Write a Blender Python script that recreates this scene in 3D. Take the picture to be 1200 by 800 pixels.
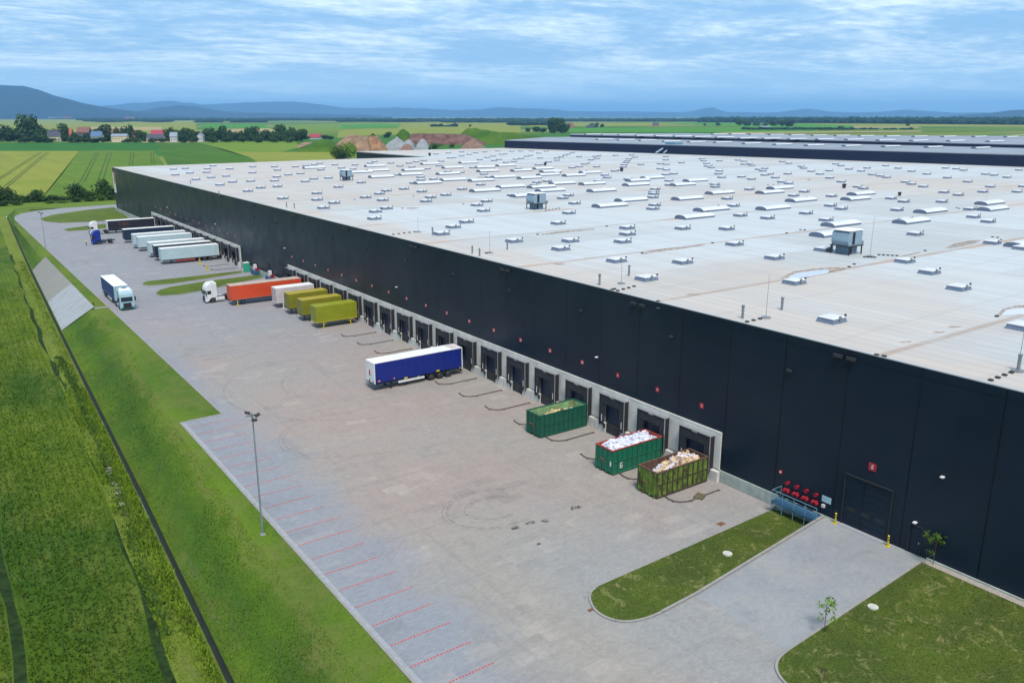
import bpy, bmesh, math, random
from mathutils import Vector, Matrix, noise
random.seed(7)
R = math.radians
sc = bpy.context.scene
for o in list(bpy.data.objects): bpy.data.objects.remove(o)
# ------------------------------------------------------------------ camera
H = 34.2
F, PCX, PCY = 970.0, 600.0, 400.0
PITCH = math.atan(264 / F); YAW = math.atan(712 / math.hypot(F, 264))
FW = Vector((math.sin(YAW) * math.cos(PITCH), math.cos(YAW) * math.cos(PITCH), -math.sin(PITCH)))
RT = Vector((math.cos(YAW), -math.sin(YAW), 0)); UP = RT.cross(FW)
cd = bpy.data.cameras.new('camera'); cam = bpy.data.objects.new('camera', cd)
sc.collection.objects.link(cam); sc.camera = cam
cam.matrix_world = Matrix(((RT.x, UP.x, -FW.x, 0), (RT.y, UP.y, -FW.y, 0), (RT.z, UP.z, -FW.z, H), (0, 0, 0, 1)))
cd.sensor_width = 36; cd.lens = F * 36 / 1200; cd.clip_start = 0.5; cd.clip_end = 90000
# ------------------------------------------------------------------ light
SUN_EL, SUN_AZ = R(60), R(203)          # azimuth from +Y towards +X
sd = bpy.data.lights.new('sun', 'SUN'); sun = bpy.data.objects.new('sun', sd); sc.collection.objects.link(sun)
sd.energy = 4.0; sd.angle = R(16); sd.color = (1, 0.93, 0.83)
sdir = Vector((math.sin(SUN_AZ) * math.cos(SUN_EL), math.cos(SUN_AZ) * math.cos(SUN_EL), math.sin(SUN_EL)))
sun.rotation_euler = sdir.to_track_quat('Z', 'Y').to_euler()
w = bpy.data.worlds.new('World'); sc.world = w; w.use_nodes = True
nt = w.node_tree; nt.nodes.clear()
def N(t, nt=nt, **k):
    n = nt.nodes.new(t)
    for a, b in k.items(): setattr(n, a, b)
    return n
out = N('ShaderNodeOutputWorld'); bg = N('ShaderNodeBackground'); nt.links.new(bg.outputs[0], out.inputs[0])
bg.inputs[1].default_value = 0.092
sky = N('ShaderNodeTexSky', sky_type='NISHITA', sun_disc=False, sun_elevation=SUN_EL, sun_rotation=SUN_AZ, altitude=200, air_density=1.2, dust_density=0.8, ozone_density=2.0)
tc = N('ShaderNodeTexCoord'); sep = N('ShaderNodeSeparateXYZ'); nt.links.new(tc.outputs['Generated'], sep.inputs[0])
def wm(op, a, b=None, c=None):
    n = N('ShaderNodeMath', operation=op)
    for i, v in enumerate((a, b, c)):
        if v is None: continue
        if isinstance(v, (int, float)): n.inputs[i].default_value = v
        else: nt.links.new(v, n.inputs[i])
    return n.outputs[0]
zz = wm('ADD', wm('MAXIMUM', sep.outputs[2], 0.0), 0.07)
comb = N('ShaderNodeCombineXYZ')
nt.links.new(wm('DIVIDE', sep.outputs[0], zz), comb.inputs[0]); nt.links.new(wm('DIVIDE', sep.outputs[1], zz), comb.inputs[1])
mp = N('ShaderNodeMapping'); nt.links.new(comb.outputs[0], mp.inputs[0])
mp.inputs['Rotation'].default_value = (0, 0, R(28)); mp.inputs['Scale'].default_value = (1.0, 1.35, 1)
n1 = N('ShaderNodeTexNoise'); nt.links.new(mp.outputs[0], n1.inputs[0]); n1.inputs['Scale'].default_value = 0.62; n1.inputs['Detail'].default_value = 9; n1.inputs['Roughness'].default_value = 0.6; n1.inputs['Distortion'].default_value = 0.6
n2 = N('ShaderNodeTexNoise'); nt.links.new(mp.outputs[0], n2.inputs[0]); n2.inputs['Scale'].default_value = 5.0; n2.inputs['Detail'].default_value = 6; n2.inputs['Roughness'].default_value = 0.65
cl = wm('ADD', wm('MULTIPLY', n1.outputs[0], 0.68), wm('MULTIPLY', n2.outputs[0], 0.32))
mr = N('ShaderNodeMapRange', interpolation_type='SMOOTHSTEP'); nt.links.new(cl, mr.inputs[0])
mr.inputs[1].default_value = 0.42; mr.inputs[2].default_value = 0.64; mr.inputs[3].default_value = 0.80; mr.inputs[4].default_value = 0.97
mr2 = N('ShaderNodeMapRange', interpolation_type='SMOOTHSTEP'); nt.links.new(cl, mr2.inputs[0]); mr2.inputs[1].default_value = 0.40; mr2.inputs[2].default_value = 0.68
cr = N('ShaderNodeMix', data_type='RGBA'); nt.links.new(mr2.outputs[0], cr.inputs[0])
cr.inputs[6].default_value = (2.9, 5.6, 9.0, 1); cr.inputs[7].default_value = (9.8, 11.3, 11.2, 1)
mx = N('ShaderNodeMix', data_type='RGBA'); nt.links.new(mr.outputs[0], mx.inputs[0]); nt.links.new(sky.outputs[0], mx.inputs[6]); nt.links.new(cr.outputs[2], mx.inputs[7])
hz = N('ShaderNodeMapRange', interpolation_type='SMOOTHSTEP'); nt.links.new(sep.outputs[2], hz.inputs[0]); hz.inputs[1].default_value = 0.0; hz.inputs[2].default_value = 0.075; hz.inputs[3].default_value = 0.75; hz.inputs[4].default_value = 0.0
mh = N('ShaderNodeMix', data_type='RGBA'); nt.links.new(hz.outputs[0], mh.inputs[0]); nt.links.new(mx.outputs[2], mh.inputs[6]); mh.inputs[7].default_value = (6.9, 10.0, 12.0, 1)
nt.links.new(mh.outputs[2], bg.inputs[0])
sc.view_settings.view_transform = 'Standard'; sc.view_settings.look = 'None'; sc.view_settings.gamma = 1
sc.view_settings.exposure = 0.34
try:
    sc.cycles.use_denoising = True; sc.cycles.max_bounces = 6; sc.cycles.diffuse_bounces = 2; sc.cycles.glossy_bounces = 2; sc.cycles.volume_bounces = 0
    sc.cycles.transparent_max_bounces = 6; sc.cycles.sample_clamp_indirect = 4
except Exception: pass

# ------------------------------------------------------------------ geometry of the place
def ray(px, py): return FW * F + RT * (px - PCX) + UP * (PCY - py)
def G(px, py, z=0.0):
    d = ray(px, py); t = (z - H) / d.z; return (d.x * t, d.y * t)
def WX(px, py, x):
    d = ray(px, py); t = x / d.x; return (d.y * t, H + d.z * t)
ZP = -1.2      # yard level
ZF = -4.2      # surrounding plain
ZR = 15.4      # roof level
W0 = 61.4      # front wall
def lerp(tab, v):
    if v <= tab[0][0]:
        a, b = tab[0], tab[1]
    elif v >= tab[-1][0]: return tab[-1][1]
    else:
        for a, b in zip(tab, tab[1:]):
            if v <= b[0]: break
    return a[1] + (b[1] - a[1]) * (v - a[0]) / (b[0] - a[0])

# ------------------------------------------------------------------ materials
MATS = {}
class NB:
    def __init__(s, name, rough=0.7, metal=0.0, spec=0.5):
        m = bpy.data.materials.new(name); m.use_nodes = True; s.m = m; s.t = m.node_tree; s.t.nodes.clear()
        s.o = s.n('ShaderNodeOutputMaterial'); s.b = s.n('ShaderNodeBsdfPrincipled'); s.t.links.new(s.b.outputs[0], s.o.inputs[0])
        s.b.inputs['Roughness'].default_value = rough; s.b.inputs['Metallic'].default_value = metal; s.b.inputs['Specular IOR Level'].default_value = spec
        s.tc = s.n('ShaderNodeTexCoord').outputs['Object']; MATS[name] = m
    def n(s, t, **k):
        n = s.t.nodes.new(t)
        for a, b in k.items(): setattr(n, a, b)
        return n
    def put(s, v, sock):
        if isinstance(v, (int, float)): sock.default_value = v
        elif isinstance(v, tuple): sock.default_value = (v + (1,))[:4] if sock.type == 'RGBA' else v
        else: s.t.links.new(v, sock)
    def map(s, scale=(1, 1, 1), rot=(0, 0, 0), loc=(0, 0, 0)):
        n = s.n('ShaderNodeMapping'); s.t.links.new(s.tc, n.inputs[0]); n.inputs['Scale'].default_value = scale; n.inputs['Rotation'].default_value = rot; n.inputs['Location'].default_value = loc
        return n.outputs[0]
    def noise(s, scale, detail=4, rough=0.55, vec=None, dist=0.0):
        n = s.n('ShaderNodeTexNoise'); s.t.links.new(vec or s.tc, n.inputs[0]); n.inputs['Scale'].default_value = scale; n.inputs['Detail'].default_value = detail
        n.inputs['Roughness'].default_value = rough; n.inputs['Distortion'].default_value = dist; return n.outputs[0]
    def ramp(s, v, a, b, lo=0.0, hi=1.0):
        n = s.n('ShaderNodeMapRange', interpolation_type='SMOOTHSTEP'); s.put(v, n.inputs[0])
        for i, x in enumerate((a, b, lo, hi)): n.inputs[i + 1].default_value = x
        return n.outputs[0]
    def math(s, op, a, b=None, c=None):
        n = s.n('ShaderNodeMath', operation=op)
        for i, v in enumerate((a, b, c)):
            if v is not None: s.put(v, n.inputs[i])
        return n.outputs[0]
    def mix(s, f, a, b, bt='MIX'):
        n = s.n('ShaderNodeMix', data_type='RGBA', blend_type=bt); s.put(f, n.inputs[0]); s.put(a, n.inputs[6]); s.put(b, n.inputs[7]); return n.outputs[2]
    def xyz(s):
        n = s.n('ShaderNodeSeparateXYZ'); s.t.links.new(s.tc, n.inputs[0]); return n.outputs
    def col(s, v): s.put(v, s.b.inputs['Base Color'])
    def bump(s, h, strength=0.3, dist=0.05):
        n = s.n('ShaderNodeBump'); n.inputs['Strength'].default_value = strength; n.inputs['Distance'].default_value = dist; s.put(h, n.inputs['Height']); s.t.links.new(n.outputs[0], s.b.inputs['Normal'])

def simple(name, c, rough=0.6, metal=0.0, var=0.15, scale=3.0, spec=0.5, dirt=None):
    b = NB(name, rough, metal, spec)
    n = b.noise(scale, 5, 0.65)
    c2 = tuple(x * (1 - var) for x in c); c1 = tuple(min(1, x * (1 + var * 0.6)) for x in c)
    k = b.mix(b.ramp(n, 0.3, 0.7), c2, c1)
    if dirt:
        k = b.mix(b.ramp(b.noise(scale * 0.4, 7, 0.7), 0.5, 0.75, 0, dirt[1]), k, dirt[0])
    b.col(k); return b.m

def m_grass(name, a, b_, c, s1=0.12, s2=1.3, fine=9.0, vec=(1, 1, 1), straw=None, bump=0.5):
    b = NB(name, 0.95, 0, 0.15)
    v = b.map(vec)
    k = b.mix(b.ramp(b.noise(s1, 5, 0.6, v), 0.35, 0.65), a, b_)
    k = b.mix(b.ramp(b.noise(s2, 5, 0.7, v), 0.45, 0.75, 0, 0.75), k, c)
    if straw: k = b.mix(b.ramp(b.noise(s2 * 0.6, 8, 0.8, v, 1.2), 0.52, 0.66, 0, straw[1]), k, straw[0])
    fn = b.noise(fine, 4, 0.75)
    k = b.mix(b.ramp(fn, 0.25, 0.75, 0.0, 1.0), b.mix(0.55, k, (0.008, 0.02, 0.004)), b.mix(0.25, k, (0.16, 0.2, 0.05)))
    b.col(k); b.bump(fn, bump, 0.12); return b.m

# yard paving
def m_pave():
    b = NB('concrete_block_paving', 0.88, 0, 0.25)
    x, y, z = b.xyz()
    big = b.noise(0.035, 4, 0.6)
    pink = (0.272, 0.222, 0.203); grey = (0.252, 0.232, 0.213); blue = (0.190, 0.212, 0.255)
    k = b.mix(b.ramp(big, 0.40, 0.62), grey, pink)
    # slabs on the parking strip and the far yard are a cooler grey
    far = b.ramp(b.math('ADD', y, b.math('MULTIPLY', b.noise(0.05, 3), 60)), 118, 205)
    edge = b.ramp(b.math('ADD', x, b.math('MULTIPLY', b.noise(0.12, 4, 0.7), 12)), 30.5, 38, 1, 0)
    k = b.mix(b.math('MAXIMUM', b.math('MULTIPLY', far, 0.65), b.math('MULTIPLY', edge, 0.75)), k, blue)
    near = b.ramp(b.math('ADD', y, b.math('MULTIPLY', b.noise(0.1, 4, 0.65, b.map((1, 1, 1), (0, 0, 0), (7, 2, 0))), 26)), 52, 74, 0.85, 0)
    k = b.mix(b.math('MULTIPLY', near, b.ramp(x, 33, 39)), k, (0.232, 0.236, 0.240))
    br = b.n('ShaderNodeTexBrick'); b.t.links.new(b.tc, br.inputs[0])
    br.inputs['Scale'].default_value = 1; br.inputs['Brick Width'].default_value = 2.4; br.inputs['Row Height'].default_value = 1.2; br.inputs['Mortar Size'].default_value = 0.0
    br.inputs['Color1'].default_value = (0, 0, 0, 1); br.inputs['Color2'].default_value = (1, 1, 1, 1); br.offset = 0.37
    patch = b.ramp(b.noise(0.11, 4, 0.6), 0.50, 0.62)
    f = b.math('MULTIPLY', b.math('MULTIPLY', b.ramp(br.outputs[0], 0.55, 0.95), patch), 0.5)
    k = b.mix(f, k, b.mix(0.5, k, (0.42, 0.375, 0.33)))
    f2 = b.math('MULTIPLY', b.math('MULTIPLY', b.ramp(br.outputs[0], 0.35, 0.0), b.ramp(b.noise(0.09, 4, 0.6, b.map((1, 1, 1), (0, 0, 0), (40, 9, 0))), 0.5, 0.66)), 0.5)
    k = b.mix(f2, k, b.mix(0.45, k, (0.10, 0.10, 0.11)))
    br2 = b.n('ShaderNodeTexBrick'); b.t.links.new(b.tc, br2.inputs[0]); br2.inputs['Scale'].default_value = 1
    br2.inputs['Brick Width'].default_value = 0.4; br2.inputs['Row Height'].default_value = 0.2; br2.inputs['Mortar Size'].default_value = 0.018
    br2.inputs['Color1'].default_value = (1, 1, 1, 1); br2.inputs['Color2'].default_value = (0.86, 0.86, 0.86, 1); br2.inputs['Mortar'].default_value = (0.84, 0.84, 0.84, 1)
    k = b.mix(1.0, k, br2.outputs[0], 'MULTIPLY')
    # soft stains and sand
    st = b.ramp(b.noise(0.32, 9, 0.72, None, 0.8), 0.50, 0.80, 0, 0.42)
    k = b.mix(st, k, (0.12, 0.115, 0.12))
    k = b.mix(b.ramp(b.noise(3.0, 6, 0.8), 0.5, 0.85, 0, 0.35), k, (0.38, 0.36, 0.33))
    # turning lanes worn by tyres: stretched streaks
    tr = b.ramp(b.noise(1.0, 6, 0.65, b.map((0.9, 0.06, 1), (0, 0, R(12)))), 0.52, 0.75, 0, 0.22)
    k = b.mix(tr, k, (0.10, 0.10, 0.105))
    tr2 = b.ramp(b.noise(1.0, 6, 0.65, b.map((0.05, 0.8, 1), (0, 0, R(-8)), (5, 5, 0))), 0.52, 0.75, 0, 0.18)
    k = b.mix(tr2, k, (0.10, 0.10, 0.105))
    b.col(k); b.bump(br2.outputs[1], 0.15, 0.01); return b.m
m_pave()
def m_roof():
    b = NB('roof_membrane', 0.6, 0, 0.35)
    x, y, z = b.xyz()
    white = (0.400, 0.425, 0.440); beige = (0.395, 0.338, 0.292); grey = (0.325, 0.335, 0.335)
    k = white
    # bays of 25 m between the valleys, each a little different
    cell = b.n('ShaderNodeTexWhiteNoise', noise_dimensions='2D'); cv = b.n('ShaderNodeCombineXYZ')
    b.put(b.math('FLOOR', b.math('DIVIDE', b.math('ADD', x, 31), 46.0)), cv.inputs[0]); b.put(b.math('FLOOR', b.math('DIVIDE', b.math('ADD', y, 14.5), 12.5)), cv.inputs[1]); b.t.links.new(cv.outputs[0], cell.inputs[0])
    k = b.mix(b.math('MULTIPLY', b.ramp(cell.outputs[0], 0.55, 0.7), b.ramp(b.noise(0.05, 3), 0.3, 0.6, 0.2, 0.75)), k, grey)
    # dusty beige areas
    d = b.ramp(b.noise(0.009, 5, 0.6, b.map((0.8, 1.25, 1), (0, 0, 0), (64, 12, 0))), 0.44, 0.57, 0, 0.8)
    d = b.math('MAXIMUM', d, b.ramp(b.math('ADD', x, b.math('MULTIPLY', b.noise(0.07, 4), 14)), 72, 78, 0.8, 0))
    k = b.mix(b.math('MULTIPLY', d, b.ramp(b.noise(0.06, 4), 0.25, 0.6, 0.45, 1.0)), k, beige)
    # membrane sheets 1.6 m wide running along the wall
    f = b.math('ABSOLUTE', b.math('SUBTRACT', b.math('FRACT', b.math('DIVIDE', x, 1.6)), 0.5))
    k = b.mix(b.ramp(f, 0.42, 0.5, 0, 0.5), k, (0.2, 0.2, 0.22))
    sh = b.n('ShaderNodeTexWhiteNoise', noise_dimensions='2D'); sv = b.n('ShaderNodeCombineXYZ')
    b.put(b.math('FLOOR', b.math('DIVIDE', x, 1.6)), sv.inputs[0]); b.put(b.math('FLOOR', b.math('DIVIDE', b.math('ADD', y, b.math('MULTIPLY', x, 3.1)), 21.0)), sv.inputs[1]); b.t.links.new(sv.outputs[0], sh.inputs[0])
    k = b.mix(b.ramp(sh.outputs[0], 0, 1, 0, 0.22), k, (0.26, 0.26, 0.27))
    # water stains along the valleys
    v = b.math('MULTIPLY', b.math('ABSOLUTE', b.math('SUBTRACT', b.math('FRACT', b.math('ADD', b.math('DIVIDE', b.math('SUBTRACT', y, 60.5), 25.0), 0.5)), 0.5)), 25.0)
    wid = b.math('MULTIPLY', b.ramp(b.noise(0.06, 5, 0.6, b.map((1, 0.4, 1))), 0.46, 0.7), 1.5)
    st = b.ramp(b.math('SUBTRACT', v, wid), -0.5, 0.25, 0.75, 0)
    k = b.mix(st, k, b.mix(b.noise(0.5, 5), (0.30, 0.20, 0.13), (0.42, 0.33, 0.26)))
    k = b.mix(b.math('MULTIPLY', b.ramp(v, 0.1, 0.6, 0.62, 0), b.ramp(b.noise(0.12, 5, 0.7), 0.3, 0.55, 0.35, 1)), k, (0.24, 0.17, 0.13))
    v2 = b.math('MULTIPLY', b.math('ABSOLUTE', b.math('SUBTRACT', b.math('FRACT', b.math('DIVIDE', b.math('ADD', b.math('SUBTRACT', y, 48.0), b.math('MULTIPLY', b.noise(0.02, 2), 3.0)), 12.5)), 0.5)), 12.5)
    k = b.mix(b.ramp(v2, 0.1, 0.5, 0.16, 0), k, (0.25, 0.22, 0.2))
    k = b.mix(b.ramp(b.noise(0.45, 8, 0.75), 0.5, 0.8, 0, 0.22), k, (0.33, 0.29, 0.26))
    b.col(k); return b.m
m_roof()
def m_wall():
    b = NB('anthracite_cladding', 0.34, 0.0, 0.22)
    x, y, z = b.xyz()
    base = (0.0035, 0.0105, 0.0215)
    k = b.mix(b.ramp(b.noise(0.05, 4), 0.3, 0.7), base, (0.012, 0.021, 0.033))
    s = b.math('ABSOLUTE', b.math('SUBTRACT', b.math('FRACT', b.math('DIVIDE', b.math('SUBTRACT', y, 56.6), 6.25)), 0.5))
    k = b.mix(b.ramp(s, 0.488, 0.492), k, (0.002, 0.003, 0.005))
    hz = b.math('ABSOLUTE', b.math('SUBTRACT', b.math('FRACT', b.math('DIVIDE', z, 1.15)), 0.5))
    k = b.mix(b.ramp(hz, 0.47, 0.49, 0, 0.35), k, (0.004, 0.006, 0.01))
    pn = b.n('ShaderNodeTexWhiteNoise', noise_dimensions='2D'); cv = b.n('ShaderNodeCombineXYZ')
    b.put(b.math('FLOOR', b.math('DIVIDE', b.math('SUBTRACT', y, 53.48), 6.25)), cv.inputs[0]); b.put(b.math('FLOOR', b.math('DIVIDE', z, 1.15)), cv.inputs[1]); b.t.links.new(cv.outputs[0], pn.inputs[0])
    k = b.mix(b.math('MULTIPLY', pn.outputs[0], 0.25), k, (0.009, 0.018, 0.032))
    b.col(k); b.put(b.ramp(b.noise(0.3, 5), 0.3, 0.7, 0.28, 0.42), b.b.inputs['Roughness']); return b.m
m_wall()
simple('hall_roof', (0.20, 0.225, 0.265), 0.7, 0, 0.15, 0.03, 0.3, ((0.13, 0.14, 0.16), 0.4))
simple('cover_pale', (0.40, 0.40, 0.36), 0.8, 0, 0.15, 3)
simple('navy_cladding', (0.006, 0.014, 0.042), 0.7, 0, 0.1, 0.2, 0.3)
simple('band_concrete', (0.50, 0.49, 0.46), 0.85, 0, 0.12, 0.8, 0.3, ((0.22, 0.21, 0.2), 0.5))
def m_ramp():
    b = NB('ramp_concrete', 0.88, 0, 0.25)
    k = b.mix(b.ramp(b.noise(0.16, 6, 0.65), 0.35, 0.65), (0.235, 0.245, 0.255), (0.205, 0.215, 0.235))
    k = b.mix(b.ramp(b.noise(0.5, 7, 0.7), 0.45, 0.7, 0, 0.35), k, (0.28, 0.27, 0.24))
    k = b.mix(b.ramp(b.noise(0.35, 9, 0.78, b.map((1, 1, 1), (0, 0, 0), (9, 3, 0))), 0.52, 0.75, 0, 0.55), k, (0.11, 0.115, 0.13))
    br = b.n('ShaderNodeTexBrick'); b.t.links.new(b.tc, br.inputs[0]); br.inputs['Scale'].default_value = 1; br.inputs['Brick Width'].default_value = 0.4; br.inputs['Row Height'].default_value = 0.2; br.inputs['Mortar Size'].default_value = 0.016
    br.inputs['Color1'].default_value = (1, 1, 1, 1); br.inputs['Color2'].default_value = (0.9, 0.9, 0.9, 1); br.inputs['Mortar'].default_value = (0.85, 0.85, 0.85, 1)
    b.col(b.mix(1.0, k, br.outputs[0], 'MULTIPLY'))
m_ramp()
simple('plinth_concrete', (0.30, 0.335, 0.31), 0.9, 0, 0.22, 1.2, 0.3, ((0.13, 0.15, 0.12), 0.6))
simple('kerb_concrete', (0.225, 0.215, 0.205), 0.9, 0, 0.15, 2.0, 0.3, ((0.2, 0.18, 0.15), 0.4))
simple('white_metal_trim', (0.72, 0.73, 0.74), 0.5, 0, 0.08, 2.0)
simple('alu', (0.45, 0.46, 0.48), 0.4, 0.7, 0.1, 3)
simple('rubber_black', (0.011, 0.012, 0.015), 0.75, 0, 0.3, 2.5)
simple('curtain_black', (0.016, 0.018, 0.024), 0.65, 0, 0.3, 2.0)
simple('door_navy', (0.008, 0.016, 0.040), 0.5, 0, 0.1, 0.8)
simple('pit_dark', (0.02, 0.02, 0.024), 0.8, 0, 0.3, 1.5)
simple('skylight_dome', (0.50, 0.51, 0.54), 0.4, 0, 0.08, 0.6, 0.5, ((0.5, 0.5, 0.5), 0.4))
simple('skylight_curb', (0.11, 0.15, 0.22), 0.6, 0.1, 0.12, 1.5)
simple('steel_grey', (0.22, 0.24, 0.26), 0.5, 0.5, 0.15, 2)
simple('steel_galv', (0.30, 0.36, 0.38), 0.45, 0.6, 0.15, 2)
simple('dark_steel', (0.03, 0.032, 0.036), 0.6, 0.3, 0.25, 3)
simple('guide_steel', (0.12, 0.10, 0.092), 0.7, 0.2, 0.3, 3)
simple('rust', (0.16, 0.07, 0.04), 0.85, 0, 0.4, 4)
simple('unit_blue_grey', (0.10, 0.16, 0.23), 0.5, 0.2, 0.1, 1)
simple('unit_light', (0.20, 0.285, 0.36), 0.5, 0.1, 0.1, 1)
simple('white_paint', (0.56, 0.57, 0.58), 0.4, 0, 0.1, 0.8, 0.5, ((0.45, 0.43, 0.4), 0.35))
simple('bluish_white_paint', (0.34, 0.45, 0.49), 0.45, 0, 0.08, 0.5, 0.5, ((0.32, 0.36, 0.36), 0.4))
simple('roof_white', (0.62, 0.63, 0.63), 0.5, 0, 0.08, 0.7, 0.5, ((0.45, 0.42, 0.4), 0.35))
simple('pink_white', (0.46, 0.41, 0.42), 0.5, 0, 0.12, 0.6)
simple('curtain_blue', (0.002, 0.013, 0.165), 0.45, 0, 0.12, 0.9)
simple('valance_blue', (0.010, 0.030, 0.19), 0.45, 0, 0.35, 4)
simple('curtain_navy', (0.010, 0.034, 0.170), 0.5, 0, 0.2, 0.7)
simple('curtain_dark', (0.010, 0.012, 0.020), 0.5, 0, 0.2, 0.7)
simple('curtain_deepblue', (0.006, 0.018, 0.05), 0.5, 0, 0.2, 0.7)
simple('orange_paint', (0.50, 0.052, 0.012), 0.5, 0, 0.12, 0.5, 0.5, ((0.4, 0.1, 0.05), 0.3))
simple('beige_tarp', (0.36, 0.28, 0.24), 0.8, 0, 0.15, 1)
simple('lime_paint', (0.195, 0.215, 0.006), 0.5, 0, 0.12, 0.6, 0.5, ((0.22, 0.22, 0.02), 0.3))
simple('mustard_paint', (0.28, 0.225, 0.022), 0.55, 0, 0.15, 0.6, 0.5, ((0.3, 0.22, 0.05), 0.35))
simple('olive_paint', (0.165, 0.160, 0.008), 0.55, 0, 0.15, 0.6)
simple('yellow_paint', (0.45, 0.36, 0.012), 0.5, 0, 0.2, 4)
simple('neon_yellow', (0.70, 0.80, 0.02), 0.5, 0, 0.15, 6)
simple('container_green', (0.005, 0.115, 0.064), 0.55, 0, 0.22, 1.2, 0.5, ((0.02, 0.09, 0.05), 0.6))
simple('container_deepgreen', (0.004, 0.075, 0.046), 0.55, 0, 0.22, 1.2, 0.5, ((0.01, 0.06, 0.04), 0.6))
simple('container_palegreen', (0.20, 0.34, 0.17), 0.75, 0, 0.35, 1.2, 0.3, ((0.2, 0.13, 0.06), 0.7))
simple('container_red', (0.26, 0.03, 0.02), 0.7, 0, 0.3, 1.6)
simple('container_brown', (0.095, 0.050, 0.036), 0.85, 0, 0.4, 1.6)
def m_olive_container():
    b = NB('container_mossgreen', 0.8, 0, 0.3)
    k = b.mix(b.ramp(b.noise(0.9, 6, 0.7), 0.35, 0.6), (0.07, 0.125, 0.018), (0.13, 0.20, 0.030))
    k = b.mix(b.ramp(b.noise(1.6, 9, 0.8, b.map((1, 1, 0.5))), 0.47, 0.58, 0, 0.95), k, (0.032, 0.03, 0.014))
    b.col(k)
m_olive_container()
simple('rib_shade', (0.045, 0.038, 0.018), 0.9, 0, 0.5, 2)  # dark tone for the container ribs, shadow of the ribs put into their colour
def m_waste(name, cols, scale):
    b = NB(name, 0.8, 0, 0.3)
    v = b.n('ShaderNodeTexVoronoi'); b.t.links.new(b.tc, v.inputs[0]); v.inputs['Scale'].default_value = scale
    s = b.n('ShaderNodeSeparateColor'); b.t.links.new(v.outputs['Color'], s.inputs[0])
    k = cols[0]
    for i, (c, t) in enumerate(cols[1:]):
        k = b.mix(b.ramp(s.outputs[i % 3], t, t + 0.03), k, c)
    b.col(k)
m_waste('waste_white', [(0.44, 0.46, 0.56), ((0.60, 0.61, 0.68), 0.45), ((0.34, 0.36, 0.50), 0.93), ((0.62, 0.45, 0.42), 0.93)], 3.0)
m_waste('waste_mixed', [(0.32, 0.23, 0.16), ((0.52, 0.50, 0.56), 0.5), ((0.14, 0.06, 0.04), 0.82), ((0.50, 0.38, 0.24), 0.6)], 2.2)
m_waste('waste_card', [(0.50, 0.38, 0.22), ((0.60, 0.50, 0.30), 0.5), ((0.10, 0.05, 0.03), 0.75), ((0.75, 0.75, 0.72), 0.95)], 1.4)
simple('wood_dark', (0.11, 0.085, 0.04), 0.9, 0, 0.4, 5)
simple('glass_dark', (0.012, 0.018, 0.028), 0.12, 0, 0.2, 1)
simple('tyre', (0.014, 0.014, 0.015), 0.85, 0, 0.3, 4)
simple('rim_metal', (0.07, 0.072, 0.08), 0.45, 0.6, 0.15, 4)
simple('cab_blue', (0.004, 0.020, 0.20), 0.35, 0, 0.1, 1)
simple('cab_teal', (0.06, 0.32, 0.26), 0.35, 0, 0.3, 1.2)
simple('cab_sky', (0.27, 0.40, 0.46), 0.35, 0, 0.1, 1)
simple('sign_red', (0.34, 0.010, 0.022), 0.5, 0, 0.1, 3)
simple('sign_white', (0.58, 0.56, 0.57), 0.5, 0, 0.05, 3)
simple('orange_mark', (0.11, 0.045, 0.016), 0.5, 0, 0.2, 3)
simple('red_light', (0.5, 0.01, 0.01), 0.3, 0, 0.1, 3)
simple('amber', (0.7, 0.25, 0.03), 0.3, 0, 0.1, 3)
simple('pipe_red', (0.22, 0.004, 0.014), 0.4, 0, 0.1, 3)
simple('rail_blue', (0.13, 0.25, 0.33), 0.5, 0.3, 0.1, 3)
simple('deck_blue', (0.025, 0.085, 0.16), 0.6, 0.2, 0.15, 2)
simple('toilet_green', (0.02, 0.30, 0.20), 0.5, 0, 0.1, 2)
simple('red_brick_dash', (0.42, 0.055, 0.05), 0.85, 0, 0.25, 6)
simple('line_pale', (0.235, 0.245, 0.262), 0.85, 0, 0.15, 3)
simple('gravel_strip', (0.27, 0.24, 0.21), 0.95, 0, 0.45, 14)
simple('skin', (0.5, 0.3, 0.22), 0.6, 0, 0.1, 10); simple('hair', (0.05, 0.03, 0.02), 0.8, 0, 0.1, 10)
simple('navy_cloth', (0.02, 0.025, 0.05), 0.9, 0, 0.1, 10)
def m_mark(name, c, a):
    b = NB(name, 0.9, 0, 0.2); b.col(c); b.put(b.ramp(b.noise(2.2, 7, 0.75), 0.38, 0.66, 0.0, a), b.b.inputs['Alpha'])
m_mark('tyre_mark', (0.14, 0.13, 0.125), 0.28); m_mark('stain_brown', (0.25, 0.155, 0.09), 0.9); m_mark('oil_stain', (0.03, 0.028, 0.03), 0.85); m_mark('wet_patch', (0.14, 0.17, 0.22), 0.5)
b = NB('puddle', 0.08, 0, 0.6); b.col(b.mix(b.noise(0.6, 3), (0.40, 0.42, 0.46), (0.48, 0.47, 0.50)))
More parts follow.
